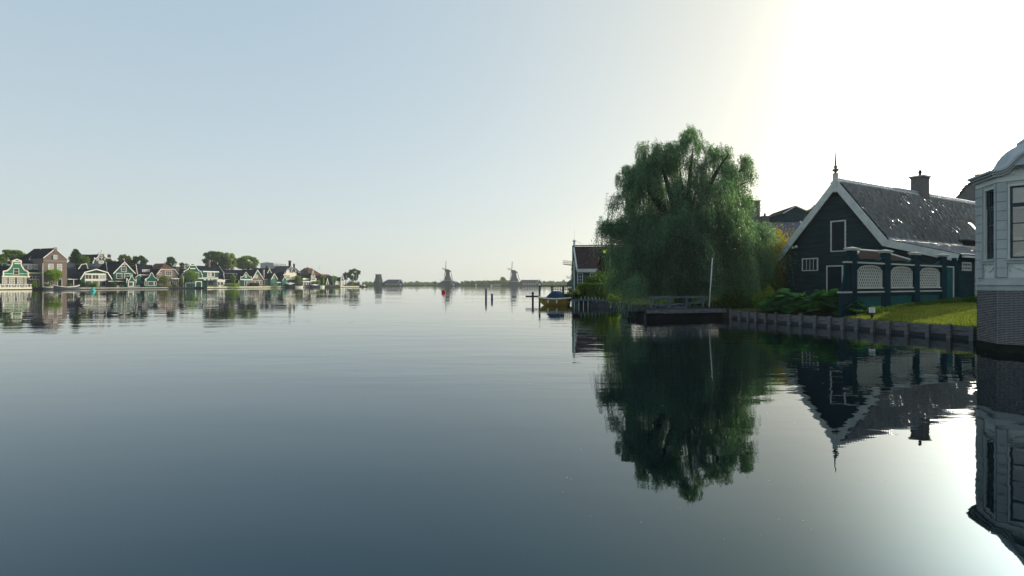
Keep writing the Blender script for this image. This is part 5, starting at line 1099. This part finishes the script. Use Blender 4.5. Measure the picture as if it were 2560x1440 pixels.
# 13 brown brick gable
th, fr = gable_house('brown brick gable with thick white bargeboards and vine over the window', 628, 659.5, 4, [(628.5, 699), (643, 674.5), (659, 699)], 11, brick, roofdk, white, .4, wall_x=(629, 656.5), over=.3, name='brick_house')
mb = MB(); mb.prism(fr.P([(636.5, 687), (643, 678), (649.5, 687)]), -.06, .02); mb.build('boarded_apex', greenlt, th); window(fr, th, 635.5, 644, 686.5, 695, cream, 2, 1, gl=glassmid); window(fr, th, 628.5, 636, 701, 708, cream, 2, 2); window(fr, th, 639, 650, 701, 708, cream, 3, 2); window(fr, th, 648.5, 655, 701, 712, cream, 1, 2)
o_ = LF(638, 2.4); t_ = thing('dark_shed', 'black boarded garden shed box before the brown brick gable', 'shed', o_.loc, o_.rz); mb = MB(); a0, z1 = o_.q(629, 707.5); a1, _ = o_.q(647.5, 708); mb.box(a0, a1, 0, 1.2, -.2, z1); mb.build('walls', dark, t_); mb = MB(); mb.box(a0-.1, a1+.1, -.1, 1.3, z1, z1+.08); mb.build('lid', roofdk, t_)
th, fr = side_house('dark roofed connecting house between the brick gable and the green gable', 655, 682, 6, 698, 684.5, 8, brickdk, roofdk, white, name='low_house', gutter=.12, verge=False); window(fr, th, 661, 668.5, 702, 713, white, 3, 1, gl=glass); x = fr.x(659.5, 1); mb = MB(); mb.box(x, x+.7, 1, 1.7, 2, fr.q(660, 674, 1)[1]); mb.build('chimney', stone, th)
gable_house('steep little green gable with finial above the dark connecting roof', 665, 681, 14, [(666, 685.5), (672.7, 671.5), (679.5, 685.5)], 9, green, roofdk, white, .32, finial=1.0, name='green_house')
th, fr = side_house('broad dark roof behind the steep little green gable', 655, 711, 20, 698, 671.5, 12, dark, roofdk, white, name='low_house', verge=False); x = fr.x(667, 6); chimney(th, x, 6, 6, fr.q(667, 664.5, 6)[1], .9)
th, fr = gable_house('light green gabled house with broad white bargeboards and flower border', 675.5, 696, 4, [(676, 699), (684.8, 684), (694, 699)], 9, greenlt, roofdk, white, .38, wall_x=(676.5, 693), name='green_house'); window(fr, th, 682, 686.5, 690, 697, white); window(fr, th, 678, 690, 702, 712, greenlt, 3, 1, gl=glass)
th, fr = side_house('low white edged wing running right from the light green gable', 692, 717, 5, 705, 695, 7, greendk, roofdk, white, name='low_house', gutter=.5, verge=False); window(fr, th, 701, 709, 708, 714, white, 1, 1, gl=greenlt)
gable_house('smallest green gable with white edges right of the low wing', 704, 718, 4, [(705, 702), (711.3, 690.5), (717.5, 702)], 5, greenlt, roofdk, white, .34, over=.2, name='green_house')
# 14 pale modern block far behind, and the white ornate house
th, fr = side_house('pale flat roofed modern block rising behind the old roofs', 683, 716, 60, 657.5, 656.8, 12, mat('pale_concrete', (.42, .43, .42), .6, .1), greywhite, greywhite, name='modern_block', gutter=.5, verge=False, cat='building')
for a in (685, 691, 700, 706, 711): window(fr, th, a, a+4.5, 659.5, 665, greywhite, 2, 1, gl=glassmid)
hbar(fr, th, 684, 702, 663.5, 672, mat('grey_cladding', (.16, .19, .22), .5, .1), d=.6, name='lower_block')
th, fr = gable_house('steep dark gabled house with white dormer behind the ornate white house', 722, 772, 16, [(712, 686), (727, 665.5), (764, 696)], 12, mat('slate_gable', (.07, .075, .095)), roofgr, white, .2, wall_x=(714, 759), over=.2, name='slate_house'); x = fr.x(724.5, 3); chimney(th, x, 3, 8, fr.q(724.5, 652.5, 3)[1], 1.1, dark); window(fr, th, 727.5, 731.5, 667, 675, white)
mb = MB(); x, z = fr.q(724.5, 653, 3); mb.box(x-1.1, x+1.1, 2.2, 3.8, z+.1, z+.3); mb.build('chimney_hood', dark, th); x, z = fr.q(735, 668, 5); chimney(th, x, 5, z-1, z+2.2, .8, dark)
th, fr = bell_house('ornate white house front with balustraded top among the roofs', 708, 742, 6, [(709, 699), (709, 685), (715, 684), (716, 675), (723, 675), (724, 681), (731, 682), (736, 680), (741, 684), (741, 699)], 9, cream, roofdk, white, .22, lower=green, lower_py=699, roof_py=680, smooth=False, name='ornate_house')
for a in (711, 715.5, 720): window(fr, th, a, a+4, 687, 697.5, white, 1, 2)
for px, py in ((712, 683), (719, 674), (728, 680), (739, 679)): x, z = fr.q(px, py); mb = MB(); mb.lathe([(.15, -.3), (.35, 0), (.2, .35), (.28, .55), (.05, .9)], 8, (x, -.1, z)); mb.build('urn', white, th, smooth=True)
side_house('narrow slate roof right of the steep dark gable', 748, 760, 18, 690, 671, 10, dark, roofgr, white, hipr=2, name='low_house')
# 15 right hand part of the row
th, fr = side_house('dark roofed house with white cornice left of the narrow green tower gable', 756, 790, 6, 695.5, 683, 8, greenlt, roofdk, cream, name='low_house', gutter=.9, verge=False); x = fr.x(769, 6); chimney(th, x, 6, 5, fr.q(769, 668.5, 6)[1], 1.0, brickdk)
th, fr = side_house('white verandah front under the dark roof, left of the narrow tower gable', 757, 777, 3, 703.5, 702.5, 3, glassmid, white, white, name='veranda', gutter=.35, verge=False, cat='veranda')
for a in (760, 765.5, 771): window(fr, th, a, a+4.6, 705, 716, white, 1, 1, gl=glass)
th, fr = bell_house('narrow green tower gable with tall white framed crown', 777, 788.5, 4, [(777.3, 702), (777.5, 689), (779.5, 688), (780.3, 681), (782.5, 675), (784.7, 681), (785.7, 688), (787.7, 689), (788, 702)], 6, green, roofdk, cream, .36, lower=greendk, lower_py=702, roof_py=686, smooth=False); window(fr, th, 779.7, 785.6, 689.5, 698, white, 1, 2, gl=glassmid); hbar(fr, th, 776, 789.5, 700, 703, cream, d=.4); window(fr, th, 778, 783, 705, 712, white)
th, fr = side_house('big brown hipped roof house behind the narrow tower gable', 772, 812, 24, 690, 671, 14, brickdk, roofbr, white, hipl=4, hipr=6, name='low_house', gutter=.1, verge=False)
for px in (780, 799): mb = MB(); x, z = fr.q(px, 671, 7); mb.lathe([(.1, -.3), (.06, .8), (.02, 1.3)], 6, (x, 7, z)); mb.build('finial', dark, th)
side_house('dark low roof among shrubs right of the brown hipped roof', 786, 812, 8, 701, 689, 8, dark, roofdk, white, name='low_house', gutter=.1, verge=False)
gable_house('thin white spire gable among the shrubs near the end of the row', 814, 822, 4, [(814.5, 712), (818.3, 695), (822, 712)], 3, greenlt, roofdk, white, .45, over=.1, name='spire_gable')
side_house('brown ridged roof left of the last dark roof of the row', 812, 833, 12, 693, 686, 8, brick, roofrd, white, name='low_house', gutter=.1, verge=False)
side_house('last dark roof of the row beside the narrow white gable', 830, 854, 7, 703, 690.5, 9, greendk, roofdk, white, name='low_house', gutter=.12, verge=False)
th, fr = bell_house('narrow white fronted house at the right end of the row', 851, 860, 4, [(851.5, 704), (851.7, 697), (853.5, 694), (854.5, 689), (856, 686.5), (857.6, 689), (858.6, 694), (860, 697), (860, 704)], 6, greenlt, roofdk, white, .4, lower=cream, lower_py=704, roof_py=694); hbar(fr, th, 851, 861, 703, 705, white, d=.3); window(fr, th, 853.5, 858, 696, 702, white)
side_house('white low pavilion just left of the narrow white fronted house', 838, 851, 5, 704, 702, 5, white, white, white, name='low_house', gutter=.4, verge=False)
# trees and shrubs of the left bank
def lt(label, px0, px1, y0, y1, t, m, n, size, **k):
    k.setdefault('cs', .27); k.setdefault('k', 24); n = int(n*.8)
    p = LO((px0+px1)/2, t); return tree('garden_tree', label, px0, px1, y0, y1, p.y, LG0, m, n, size, **k)
lt('broad round tree crown behind the houses at the left edge', -12, 80, 623, 668, 40, LG, 12000, .32, k=18)
lt('light green tree top touching the left edge', -22, 14, 639, 676, 28, LG, 3000, .3)
lt('flat topped pollard tree before the tall brown brick house', 104, 160, 672, 706, 2.5, LB, 5000, .22, shape='umbrella', trunk_r=.16)
lt('dark tall conifer like tree right of the tall brown brick house', 168, 212, 618, 684, 22, LD, 6000, .3, shape='cone', k=18)
lt('lighter bushy tree right of the dark conifer', 192, 226, 638, 672, 21, LG, 4500, .28)
lt('small tree in front of the ornate slate gable', 262, 284, 645, 672, 20, LD, 2200, .26)
lt('bright tree behind the finial of the green gable', 291, 333, 635, 675, 36, LG, 6000, .3)
lt('rounded dark green tree right of the green gable', 324, 371, 638, 680, 30, LD, 7000, .3)
lt('dark green tree behind the brown hipped roof', 412, 444, 641, 676, 30, LD, 5000, .3)
lt('small dark tree beside the gabled chimney', 446, 462, 656, 676, 28, LD, 1500, .28)
lt('bare looking sparse tree left of the stepped bell gable', 458, 474, 658, 672, 26, LP, 350, .25)
lt('large spreading tree crown, left of the pair behind the row', 503, 578, 626, 678, 45, LD, 15000, .36, k=26, cs=.26)
lt('paler right half of the large spreading crown', 545, 594, 629, 680, 44, LP, 8000, .34, k=20, cs=.28)
lt('second large round tree crown behind the long dark roof', 583, 656, 639, 678, 46, LG, 15000, .36, k=24, cs=.28)
lt('bright bushy tree in front of the stepped bell gable', 461, 496, 674, 708, 2.5, LB, 5000, .2, trunk_r=.12)
lt('pale leafy street tree before the pale brick house', 396, 424, 688, 712, 2.5, LP, 3000, .18, trunk_r=.1)
lt('narrow bright green column tree above the hedge', 575, 591, 685, 709, 4, LB, 2600, .2, trunk_r=.1, depth=.8)
lt('drooping pale willow beside the white parasol', 734, 756, 687, 714, 4, LP, 4000, .26, trunk_r=.2)
lt('dark tree behind the pale drooping willow', 722, 744, 690, 708, 9, LD, 2200, .28)
lt('green tree left of the thin spire gable', 797, 814, 688, 712, 5, LG, 2600, .3)
lt('yellow green tree behind the second flagpole', 827, 842, 688, 709, 5, LB, 2000, .3)
lt('slim bright tree at the quay right of the narrow tower gable', 791, 802, 699, 716, 1.5, LB, 1000, .25)
lt('dark layered cedar like tree closing the row at its right end', 862, 906, 670, 706, 14, LD, 7000, .42, shape='umbrella', k=20, cs=.24)
lt('small tiered part of the cedar like tree behind the narrow white front', 856, 872, 680, 702, 16, LD, 1500, .4, shape='umbrella', cs=.3)
def ls(label, px0, px1, y0, y1, t, m, n, size, box=False, name='garden_shrub', cat='shrub', seed=1):
    p = LO((px0+px1)/2, t); return shrub(name, label, cat, px0, px1, y0, y1, p.y, m, n, size, g=LG0, box=box, k=6, seed=seed)
ls('neat bright clipped hedge on the quay below the column tree', 559, 594, 709, 718, 2.2, LB, 4500, .14, True, 'clipped_hedge', 'hedge')
for i, (a, b, y0, m, lb) in enumerate(((79, 93, 702, LB, 'small bright shrub left of the white flagpole'), (110, 126, 708, LP, 'pale shrub right of the white flagpole'), (165, 178, 708, LP, 'round tuft at the bow end of the long barge'), (196, 214, 701, LD, 'dark shrub under the gambrel eave'), (222, 242, 706, LB, 'bright low plants before the glazed gambrel house'), (272, 290, 702, LD, 'dark bush at the foot of the green gabled house'), (298, 309, 711, LP, 'small palm like plant behind the white table'), (394, 408, 712, LP, 'pale flower bush before the pavilion'), (412, 427, 712, LB, 'green flower bed beside the street tree'), (433, 441, 711, LG, 'small shrub below the pale brick house window'), (446, 458, 690, LG, 'shrub climbing between the brick house and the flagpole'), (520, 545, 712, LG, 'flower bed before the kiosk'), (655, 700, 712, LP, 'long border of white flowers on the pale quay'), (765, 776, 712, LG, 'shrub below the white verandah'), (777, 795, 704, LD, 'dark hedge below the narrow tower gable'), (800, 812, 710, LG, 'shrub on the quay right of the slim tree'), (838, 850, 711, LB, 'bright shrub before the white low pavilion'), (866, 884, 698, LP, 'pale shrubs between the masts'), (884, 900, 703, LG, 'green shrubs below the cedar like tree'), (812, 830, 711, LG, 'green planting on the dark quay below the spire gable'))):
    ls(lb, a, b, y0, 718, 1.6, m, int(60*(b-a)*(719-y0)/8)+300, .16, seed=i)
def pole(label, px, y0, t, r=.07, m=white, x2=None):
    p = LO(px, t); h = CZ+(HY-y0)/F*p.y-LG0; mb = MB(); dx = 0 if x2 is None else (x2-px)/F*p.y; mb.tube((0, 0, 0), (dx, 0, h), r, r*.7, 8); mb.lathe([(.03, 0), (r*1.3, r), (.02, 2*r)], 6, (dx, 0, h)); o = mb.build('flagpole', m, smooth=True); o.location = (p.x, p.y, LG0); return tag(o, label, 'pole')
pole('thick white flagpole left of the tall brown brick house', 107, 659.5, 1.2, .13)
pole('white flagpole before the stepped bell gable', 458.5, 690, 1.0, .12)
pole('short white post at the stern of the long barge', 184, 699, 2.0, .16)
pole('leftmost pale mast before the small green trees at the row end', 809, 697, 1.2, .1, greywhite)
pole('slightly tilted pale mast before the last dark roof', 834, 691, .8, .13, greywhite, 832.5)
pole('pale mast left of the three near the end of the quay', 866.5, 688, 1.0, .13, greywhite)
pole('middle pale mast at the end of the quay', 884, 691, 1.0, .1, greywhite)
pole('last pale mast at the end of the quay', 890.5, 685, 1.0, .11, greywhite)
# boats at the left quay
def small_boat(label, px0, px1, ytop, ybot, m, rim=white, cab=None, t=-1.6, name='boat', up=.25):
    p0, p1 = LO(px0, t), LO(px1, t); c = (p0+p1)/2; L_ = (p1-p0).length; h = max(.35, (ybot-ytop)/F*c.y); o = thing(name, label, 'boat', (c.x, c.y, 0), math.atan2(LU.y, LU.x)); mb = MB(); vs = []; n = 12; bw = min(1.6, L_*.16)
    for i in range(n+1):
        s = i/n; w_ = bw*(1-abs(2*s-1)**2.6)+.05; sh = h*(1+up*(2*s-1)**2); x = -L_/2+L_*s
        vs += [(x*.96, 0, -.2), (x, -w_*.8, .05), (x, -w_, sh), (x, w_, sh), (x, w_*.8, .05)]
    mb.add(vs, [(i*5+j, (i+1)*5+j, (i+1)*5+(j+1) % 5, i*5+(j+1) % 5) for i in range(n) for j in range(5)]); mb.build('hull', m, o)
    mb = MB()
    for i in range(n):
        for k in (2, 3): mb.tube(vs[i*5+k], vs[(i+1)*5+k], .13 if rim else .05, n=5)
    mb.build('rim', rim or m, o)
    if cab: mb = MB(); mb.prism([(-L_*.25, h*.8), (-L_*.2, h+cab), (L_*.12, h+cab), (L_*.2, h*.8)], -bw*.7, bw*.7); mb.build('cabin', white, o)
    return o
small_boat('long dark barge with a white rim moored before the dark ranges', 131, 199, 719, 725, mat('barge_hull', (.07, .08, .085), .5, .2), white, up=.9, name='barge')
small_boat('low boat with white sheets by the white flagpole', 108, 134, 716, 722, wooddark, white)
small_boat('dark covered motor boat below the white parasol', 712, 735, 713, 721, dark, None, .5)
small_boat('white dinghy right of the dark covered motor boat', 738, 757, 717, 720.5, white, white)
small_boat('white cabin cruiser below the narrow tower gable', 775, 796, 713, 719, mat('navy_hull', (.02, .03, .06), .4), white, .6)
small_boat('low dark sloop moored beside the garden arch', 488, 518, 719, 722.5, dark, None, name='sloop')
small_boat('small pale boat at the quay near the slim bright tree', 800, 811, 714, 718, white, white)
p = LO(726, 1.5); t_ = thing('parasol', 'white open parasol above the dark motor boat', 'parasol', (p.x, p.y, LG0)); z_ = CZ+(HY-706)/F*p.y-LG0; mb = MB(); mb.tube((0, 0, 0), (0, 0, z_), .05); mb.build('pole', greywhite, t_); mb = MB(); r_ = 12/F*p.y; mb.lathe([(r_, z_-.75), (r_*.6, z_-.35), (.05, z_)], 8); mb.build('canopy', white, t_)
# benches, tables and white things on the quay
for a, b, y0, lb in ((286, 298, 714, 'grey white garden table beside the white board'), (293, 302, 713.5, 'white board leaning on the quay before the veranda'), (236, 247, 713.5, 'white garden furniture before the glazed gambrel house'), (343, 350, 714, 'white garden chair between the two pavilions')):
    f_ = LF((a+b)/2, 1.8 if 'board' in lb else 1.2); x0_, z1 = f_.q(a, y0); x1_, _ = f_.q(b, y0); t_ = thing('garden_furniture', lb, 'garden furniture', f_.loc, f_.rz); z1 = max(z1, .75)
    if lb.startswith('white board'): mb = MB(); mb.hexa([(x0_, 0, 0), (x1_, 0, 0), (x1_, .08, 0), (x0_, .08, 0), (x0_, .4, z1), (x1_, .4, z1), (x1_, .48, z1), (x0_, .48, z1)]); mb.build('panel', white, t_)
    else:
        mb = MB(); mb.box(x0_, x1_, 0, .8, z1-.1, z1); mb.build('top', white, t_)
        for x in (x0_+.06, x1_-.12):
            for y in (.05, .65): mb = MB(); mb.box(x, x+.08, y, y+.08, 0, z1-.1); mb.build('leg', greywhite, t_)
# buoys
def buoy(label, px, y0, y1, w, m, y_wl, group=None):
    Y = 2*F/(y_wl-HY); t = thing('buoy', label, 'buoy', (wx(px, Y), Y, 0), 0, group); h = (y_wl-y0)/F*Y; r = w/2/F*Y; mb = MB(); mb.lathe([(r*.8, -.3), (r, 0), (r, h*.22), (r*.85, h*.36), (r*.35, h*.66), (r*.2, h*.9), (.02, h)] if w > 9.5 else [(r*.8, -.3), (r, 0), (r, h*.6), (r*.7, h*.75), (.02, h*.78)], 14); mb.build('body', m, t, smooth=True)
    mb = MB(); mb.lathe([(r*.5, h*.74), (r*.3, h*.86), (.03, h)], 10); mb.tube((0, 0, h*.7), (0, 0, h*1.02), r*.08); mb.build('topmark', m, t)
buoy('turquoise cone buoy before the glazed gambrel house', 232, 718, 729, 12, mat('turquoise_paint', (.06, .42, .38), .4, .1), 728.5)
buoy('red can buoy in mid river below the left windmill', 1108.5, 723.5, 733, 9, mat('red_buoy_paint', (.42, .02, .03), .4, .1), 733)
buoy('tiny red buoy far off before the right mill shed', 1309, 715.8, 718.2, 3.2, mat('red_buoy_paint', (.42, .02, .03)), 718.3)

# ================================================================ FAR SHORE
FY = 668.0
millw = mat('mill_thatch_dark', (.045, .06, .065), .85, .2, .5); millb = mat('mill_boards', (.03, .055, .05), .7, .2, .5)
def windmill(label, px, Y, hub, tip, tower, cap, base, stage_y, face=-1, g=.5, lean=8, fs=.45, tail=True):
    x0 = wx(px, Y); S_ = Y/F; t = thing('windmill', label, 'windmill', (x0, Y, g)); z = lambda py: CZ+(HY-py)*S_-g
    wt_, wb_ = (tower[1]-tower[0])/2*S_, (tower[3]-tower[2])/2*S_; zt, zb = z(tower[4]), z(tower[5]); cx = ((tower[0]+tower[1])/2-px)*S_
    mb = MB(); mb.lathe([(wb_*1.08, zb), (wb_*.92, zb+(zt-zb)*.2), (wt_*1.22, zb+(zt-zb)*.55), (wt_*1.02, zt)], 8, (cx, 0, 0), rot=.39); mb.build('tower', millw, t)
    c0, c1 = (cap[0]-px)*S_, (cap[1]-px)*S_; zc0, zc1 = z(cap[3]), z(cap[2]); mb = MB(); mb.prism([(c0, zc0-.2), (c0, zc1-.5), (c0+.5, zc1), ((c0+c1)/2, zc1-.1), (c1-.9, zc0+.9), (c1, zc0), (c1-.6, zc0-.5)], -wt_*.8, wt_*.8); mb.build('cap', millb, t)
    if stage_y:
        a0, a1 = (stage_y[1]-px)*S_, (stage_y[2]-px)*S_; zz = z(stage_y[0]); mb = MB(); mb.lathe([((a1-a0)/2, zz-.15), ((a1-a0)/2, zz+.15)], 8, ((a0+a1)/2, 0, 0)); mb.build('stage', greywhite, t); mb = MB()
        for k in range(16): an = 2*math.pi*k/16; r = (a1-a0)/2; mb.tube(((a0+a1)/2+r*math.cos(an), r*math.sin(an), zz), ((a0+a1)/2+r*math.cos(an), r*math.sin(an), zz+1.1), .07, n=4)
        mb.build('stage_railing', greywhite, t, kind='stuff')
    if base: mb = MB(); mb.prism([((a-px)*S_, z(b)) for a, b in base], -4, 6); mb.build('base_house', millb, t)
    if hub:
        hx, hz = (hub[0]-px)*S_, z(hub[1]); Ls = (hub[1]-tip)*S_/math.cos(R(lean)); hv = Vector((hx, -1.2, hz)); u = Vector((fs, -math.sqrt(1-fs*fs), 0))
        mb = MB(); mb.tube((hx+1.5, .5, hz), tuple(hv), .45, .4, 8); mb.build('windshaft', millb, t)
        for k in range(4):
            an = R(lean+90*k); d = u*math.sin(an)+Vector((0, 0, 1))*math.cos(an); s = u*math.cos(an)-Vector((0, 0, 1))*math.sin(an); f = Vector((-u.y, u.x, 0)) if False else Vector((0, 0, 0))
            mb = MB(); tipv = hv+d*Ls; mb.tube(hv, tipv, .26, .16, 5)
            for w_ in (.9, 1.7): mb.tube(hv+d*Ls*.16+s*w_, tipv+s*w_, .07, .07, 4)
            for j in range(12): q = hv+d*Ls*(.16+.84*j/11); mb.tube(q, q+s*1.7, .06, .06, 4)
            mb.build('sail', millb, t)
    if tail:
        mb = MB(); e = Vector((c1-.5, 0, zc0)); mb.tube(e, ((tower[3]-px+3)*S_, 1, zb+.5), .2, n=5); mb.tube(e, ((tower[3]-px+1)*S_, 2.5, zb+.4), .16, n=5); mb.tube((c0, 0, zc0), ((tower[2]-px-1)*S_, -1, zb+.5), .14, n=5); mb.build('tail_pole', millb, t)
    return t
windmill('left windmill with raised sails on the far shore above the red buoy', 1118, FY, (1113.8, 675.5), 652.5, (1115, 1124, 1109.5, 1129, 678.5, 702), (1112.5, 1128, 673, 678.5), [(1095, 716), (1096, 709), (1107, 702), (1132, 702), (1143, 705), (1150, 711), (1151, 716)], (701, 1101, 1140), lean=9)
windmill('right windmill with raised sails on the far shore beside the long shed', 1286, FY, (1278.8, 676), 654, (1279.5, 1291, 1274.5, 1297, 682, 703), (1277.5, 1294.5, 674.8, 681.5), [(1272, 716), (1272, 703), (1297, 703), (1297, 716)], (704, 1267, 1298), lean=8)
windmill('sail less mill stump on the far shore at the end of the left bank', 946, FY, None, None, (939.5, 953, 935.5, 957, 686.5, 704.5), (939, 953.5, 685.5, 687.5), [(936, 716), (936, 704.5), (953, 704.5), (955, 716)], None, tail=False)
windmill('nearer windmill half hidden by the green wooden house', 1440, 250, (1435.5, 664), 622.5, (1434, 1448, 1428, 1454, 668, 701), (1433, 1452, 660, 668.5), [(1420, 716), (1421, 706), (1428, 700), (1460, 700), (1462, 716)], (695, 1417, 1462), lean=6, fs=.62, g=.8)
def far_shed(label, pts, gpts, Y=FY, g=.5, roofm=roofgr, wallm=millb, win=6):
    px = pts[0][0]; x0 = wx(px, Y); S_ = Y/F; t = thing('mill_shed', label, 'shed', (x0, Y, g)); P = [((a-px)*S_, CZ+(HY-b)*S_-g) for a, b in pts]       # left eave, ridge left, ridge right, right eave
    zb = -.3; d = 12; mb = MB(); (a0, e0), (r0, rz), (r1, _), (a1, e1) = P
    mb.box(a0+.5, a1-.5, 0, d, zb, e0); mb.build('wall', wallm, t); mb = MB(); mb.add([(a0, -.4, e0), (a1, -.4, e0), (a1, d, e0), (a0, d, e0), (r0, d/2, rz), (r1, d/2, rz)], [(0, 1, 5, 4), (1, 2, 5), (2, 3, 4, 5), (3, 0, 4), (3, 2, 1, 0)]); mb.build('roof', roofm, t)
    for i in range(win): x = a0+(a1-a0)*(.2+.65*i/win); win_m(t, x, x+1.3, e0*.25, e0*.8, greywhite, 1, 1, gl=glassmid, fw=.15)
    gw = gpts; G = [((a-px)*S_, CZ+(HY-b)*S_-g) for a, b in gw]; mb = MB(); mb.prism([(G[0][0]+.3, zb)]+[(G[0][0]+.3, G[0][1]), G[1], (G[2][0]-.3, G[2][1])]+[(G[2][0]-.3, zb)], -1.5, 4); mb.build('gable_wall', wallm, t); mb = MB(); mb.strip(G, .55, -1.9, -1.5); mb.build('bargeboard', white, t)
    win_m(t, G[1][0]-1.2, G[1][0]+1.2, G[0][1]*.2, G[0][1]*.95, white, 2, 2, off=-1.5, gl=glassmid, fw=.3); mb = MB(); mb.tube((r0, d/2, rz), (r0, d/2, rz+1), .12, n=5); mb.build('finial', greywhite, t); return t
far_shed('long dark shed right of the mill stump with white edged gable', [(954, 707.5), (967, 698.7), (1001, 698.7), (1004, 707.5)], [(996.5, 709), (1002, 699.5), (1007.5, 708)])
far_shed('long grey roofed shed right of the right windmill', [(1297, 706), (1304.5, 699.6), (1347, 699.6), (1352, 706)], [(1342, 708.5), (1348.5, 699.8), (1355.5, 709)])
th = far_shed('low round roofed barn right of the left windmill base', [(1122, 709), (1128, 703.5), (1136, 703.5), (1146, 709)], [(1127, 708.5), (1134, 703.5), (1142, 708.5)], Y=FY-6, win=3)
far_shed('low pale roofed shed left of the right windmill', [(1231, 714), (1236, 711), (1250, 711), (1253, 714)], [(1226, 714.5), (1229, 711.5), (1232, 714.5)], Y=FY-1, win=0, roofm=mat('pinkish_roof', (.25, .2, .18), .8))
def far_tree(label, px0, px1, y0, Y=FY+40, m=LG, n=900, size=.8, name='far_tree', k=8, sh='round'): return tree(name, label, px0, px1, y0, 715, Y, .5, m, n, size, k=k, shape=sh)
far_tree('tall leafy tree just left of the right windmill', 1247, 1271, 692.5, n=3000); far_tree('round tree left of the left windmill base', 1083, 1093, 703.2, n=900); far_tree('dark tree right of the left windmill base', 1150, 1162, 703, n=700)
far_tree('low dome shaped tree on the hazy far shore', 1037, 1049, 702, Y=FY+300, n=1200, size=1.1); far_tree('round treetop left of the nearer windmill', 1404, 1417, 699.5, Y=FY+150, n=1200, size=.9)
far_tree('treetop right of the far trees near the row end, left one', 912, 921, 703.5, Y=FY+120, n=800); far_tree('treetop of the hazy pair left of the mill stump', 922, 932, 704, Y=FY+120, n=800)
far_tree('first treetop right of the right mill shed', 1356, 1366, 701.5, Y=FY+150, n=900, size=.9); far_tree('second treetop right of the right mill shed', 1372, 1386, 702, Y=FY+160, n=1200, size=.9)
# long hazy wood and reed line along the horizon
rg = np.random.default_rng(31)
def wood(name, lab, px0, px1, ytop, Y, m, n, size, jag=2.5, ybot=716):
    px = rg.uniform(px0, px1, n); base = np.interp(px, np.linspace(px0, px1, 60), ytop+rg.normal(0, jag, 60)); S_ = Y/F; zt = CZ+(HY-base)*S_; z = .3+(zt-.3)*rg.random(n)**.8
    C = np.stack([(px-CX)*S_, Y+rg.uniform(0, 14, n), z], 1); A = rg.normal(size=(n, 3)); A /= np.linalg.norm(A, axis=1, keepdims=True); A *= size*(.6+.6*rg.random(n))[:, None]
    o = link(name, leaves_mesh(name, C, A, size*.5*np.ones(n)), m, kind='stuff'); return tag(o, lab, 'wood')
wood('distant_wood', 'hazy wood left of the right windmill', 1160, 1275, 702.5, FY+25, LG, 9000, .9, 1.5); wood('distant_wood', 'far pale tree line across the horizon', 905, 1440, 708.2, FY+500, LG, 14000, 1.8, 1.6)
wood('distant_wood', 'pale trees on the horizon right of the mill shed', 1350, 1440, 704.5, FY+260, LG, 6000, 1.2, 1.5); wood('distant_wood', 'blue hazy wood on the horizon left of the left windmill', 1008, 1095, 706.5, FY+400, LG, 6000, 1.4, 1.6)
wood('reed_belt', 'dark reed belt along the far waterline', 900, 1440, 712, FY-1, LD, 12000, .5, .5); wood('distant_wood', 'hazy trees behind the mill stump', 905, 960, 707, FY+90, LG, 3000, .8, 1.2)
for px, y0, lb in ((1101, 705.5, 'thin chimney left of the left windmill on the horizon'), (1070.5, 704, 'thin spire on the horizon between the dome tree and the left windmill'), (1078, 706.5, 'second short spire on the horizon')):
    Y = FY+600; h = CZ+(HY-y0)/F*Y; mb = MB(); mb.tube((0, 0, 0), (0, 0, h), 1.0, .25, 6); o = mb.build('spire', millw); o.location = (wx(px, Y), Y, 0); tag(o, lb, 'spire')
for px, Y, lb in ((908, 402, 'pale moored boat with an orange flag at the tip of the left quay'),):
    t = thing('motorboat', lb, 'boat', (wx(px, Y), Y, 0)); mb = MB(); mb.prism([(-2.6, -.2), (-3, .7), (2.8, .7), (3.4, .9), (2.4, -.2)], -1, 1); mb.build('hull', dark, t); mb = MB(); mb.prism([(-1.5, .7), (-1.1, 2.0), (.9, 2.0), (1.4, .7)], -.8, .8); mb.build('cabin', white, t); mb = MB(); mb.box(-.4, .3, -1.05, -.82, .5, 1.5); mb.build('flag', mat('orange_cloth', (.6, .25, .06), .7), t)
t = thing('sailing_dinghy', 'tiny white sail on the water far off in mid river', 'boat', (wx(1062, 640), 640, 0)); mb = MB(); mb.prism([(-1, 0), (-1.2, .35), (1.2, .35), (.9, 0)], -.4, .4); mb.build('hull', dark, t); mb = MB(); mb.prism([(-.1, .4), (.9, .5), (0, 1.9)], -.03, .03); mb.build('sail', white, t)
# white sail boat far off
mb = MB(); o = thing('white_hut', 'small white hut on the far shore between the windmills', 'hut', (wx(1190, FY-3), FY-3, .5)); mb.box(-.8, .8, 0, 2, 0, 1.6); mb.build('wall', white, o); mb = MB(); mb.prism([(-1, 1.6), (0, 2.3), (1, 1.6)], -.2, 2.2); mb.build('roof', white, o)

# mooring ropes and fenders of the yellow boat
for (a, b, lb) in ((Vector((bx.x-1.0, bx.y+.1, .72)), Vector((wx(1349, 62), 62, .9)), 'slack rope from the boat to the jetty post'), (Vector((bx.x+1.0, bx.y-.2, .72)), Vector(DK.w(.1, .1, .66)), 'short rope from the boat to the small dock')):
    mb = MB(); n = 10; P_ = [a.lerp(b, i/n)-Vector((0, 0, .35*math.sin(math.pi*i/n))) for i in range(n+1)]
    for p, q in zip(P_, P_[1:]): mb.tube(p, q, .018, n=5)
    tag(mb.build('mooring_rope', greywhite), lb, 'rope')
for i, (x, y) in enumerate(((-.5, .74), (.35, .76))):
    mb = MB(); mb.lathe([(.02, .18), (.07, .1), (.08, -.1), (.03, -.18)], 8, (x, y, .38)); mb.build('fender', white, bt, smooth=True)
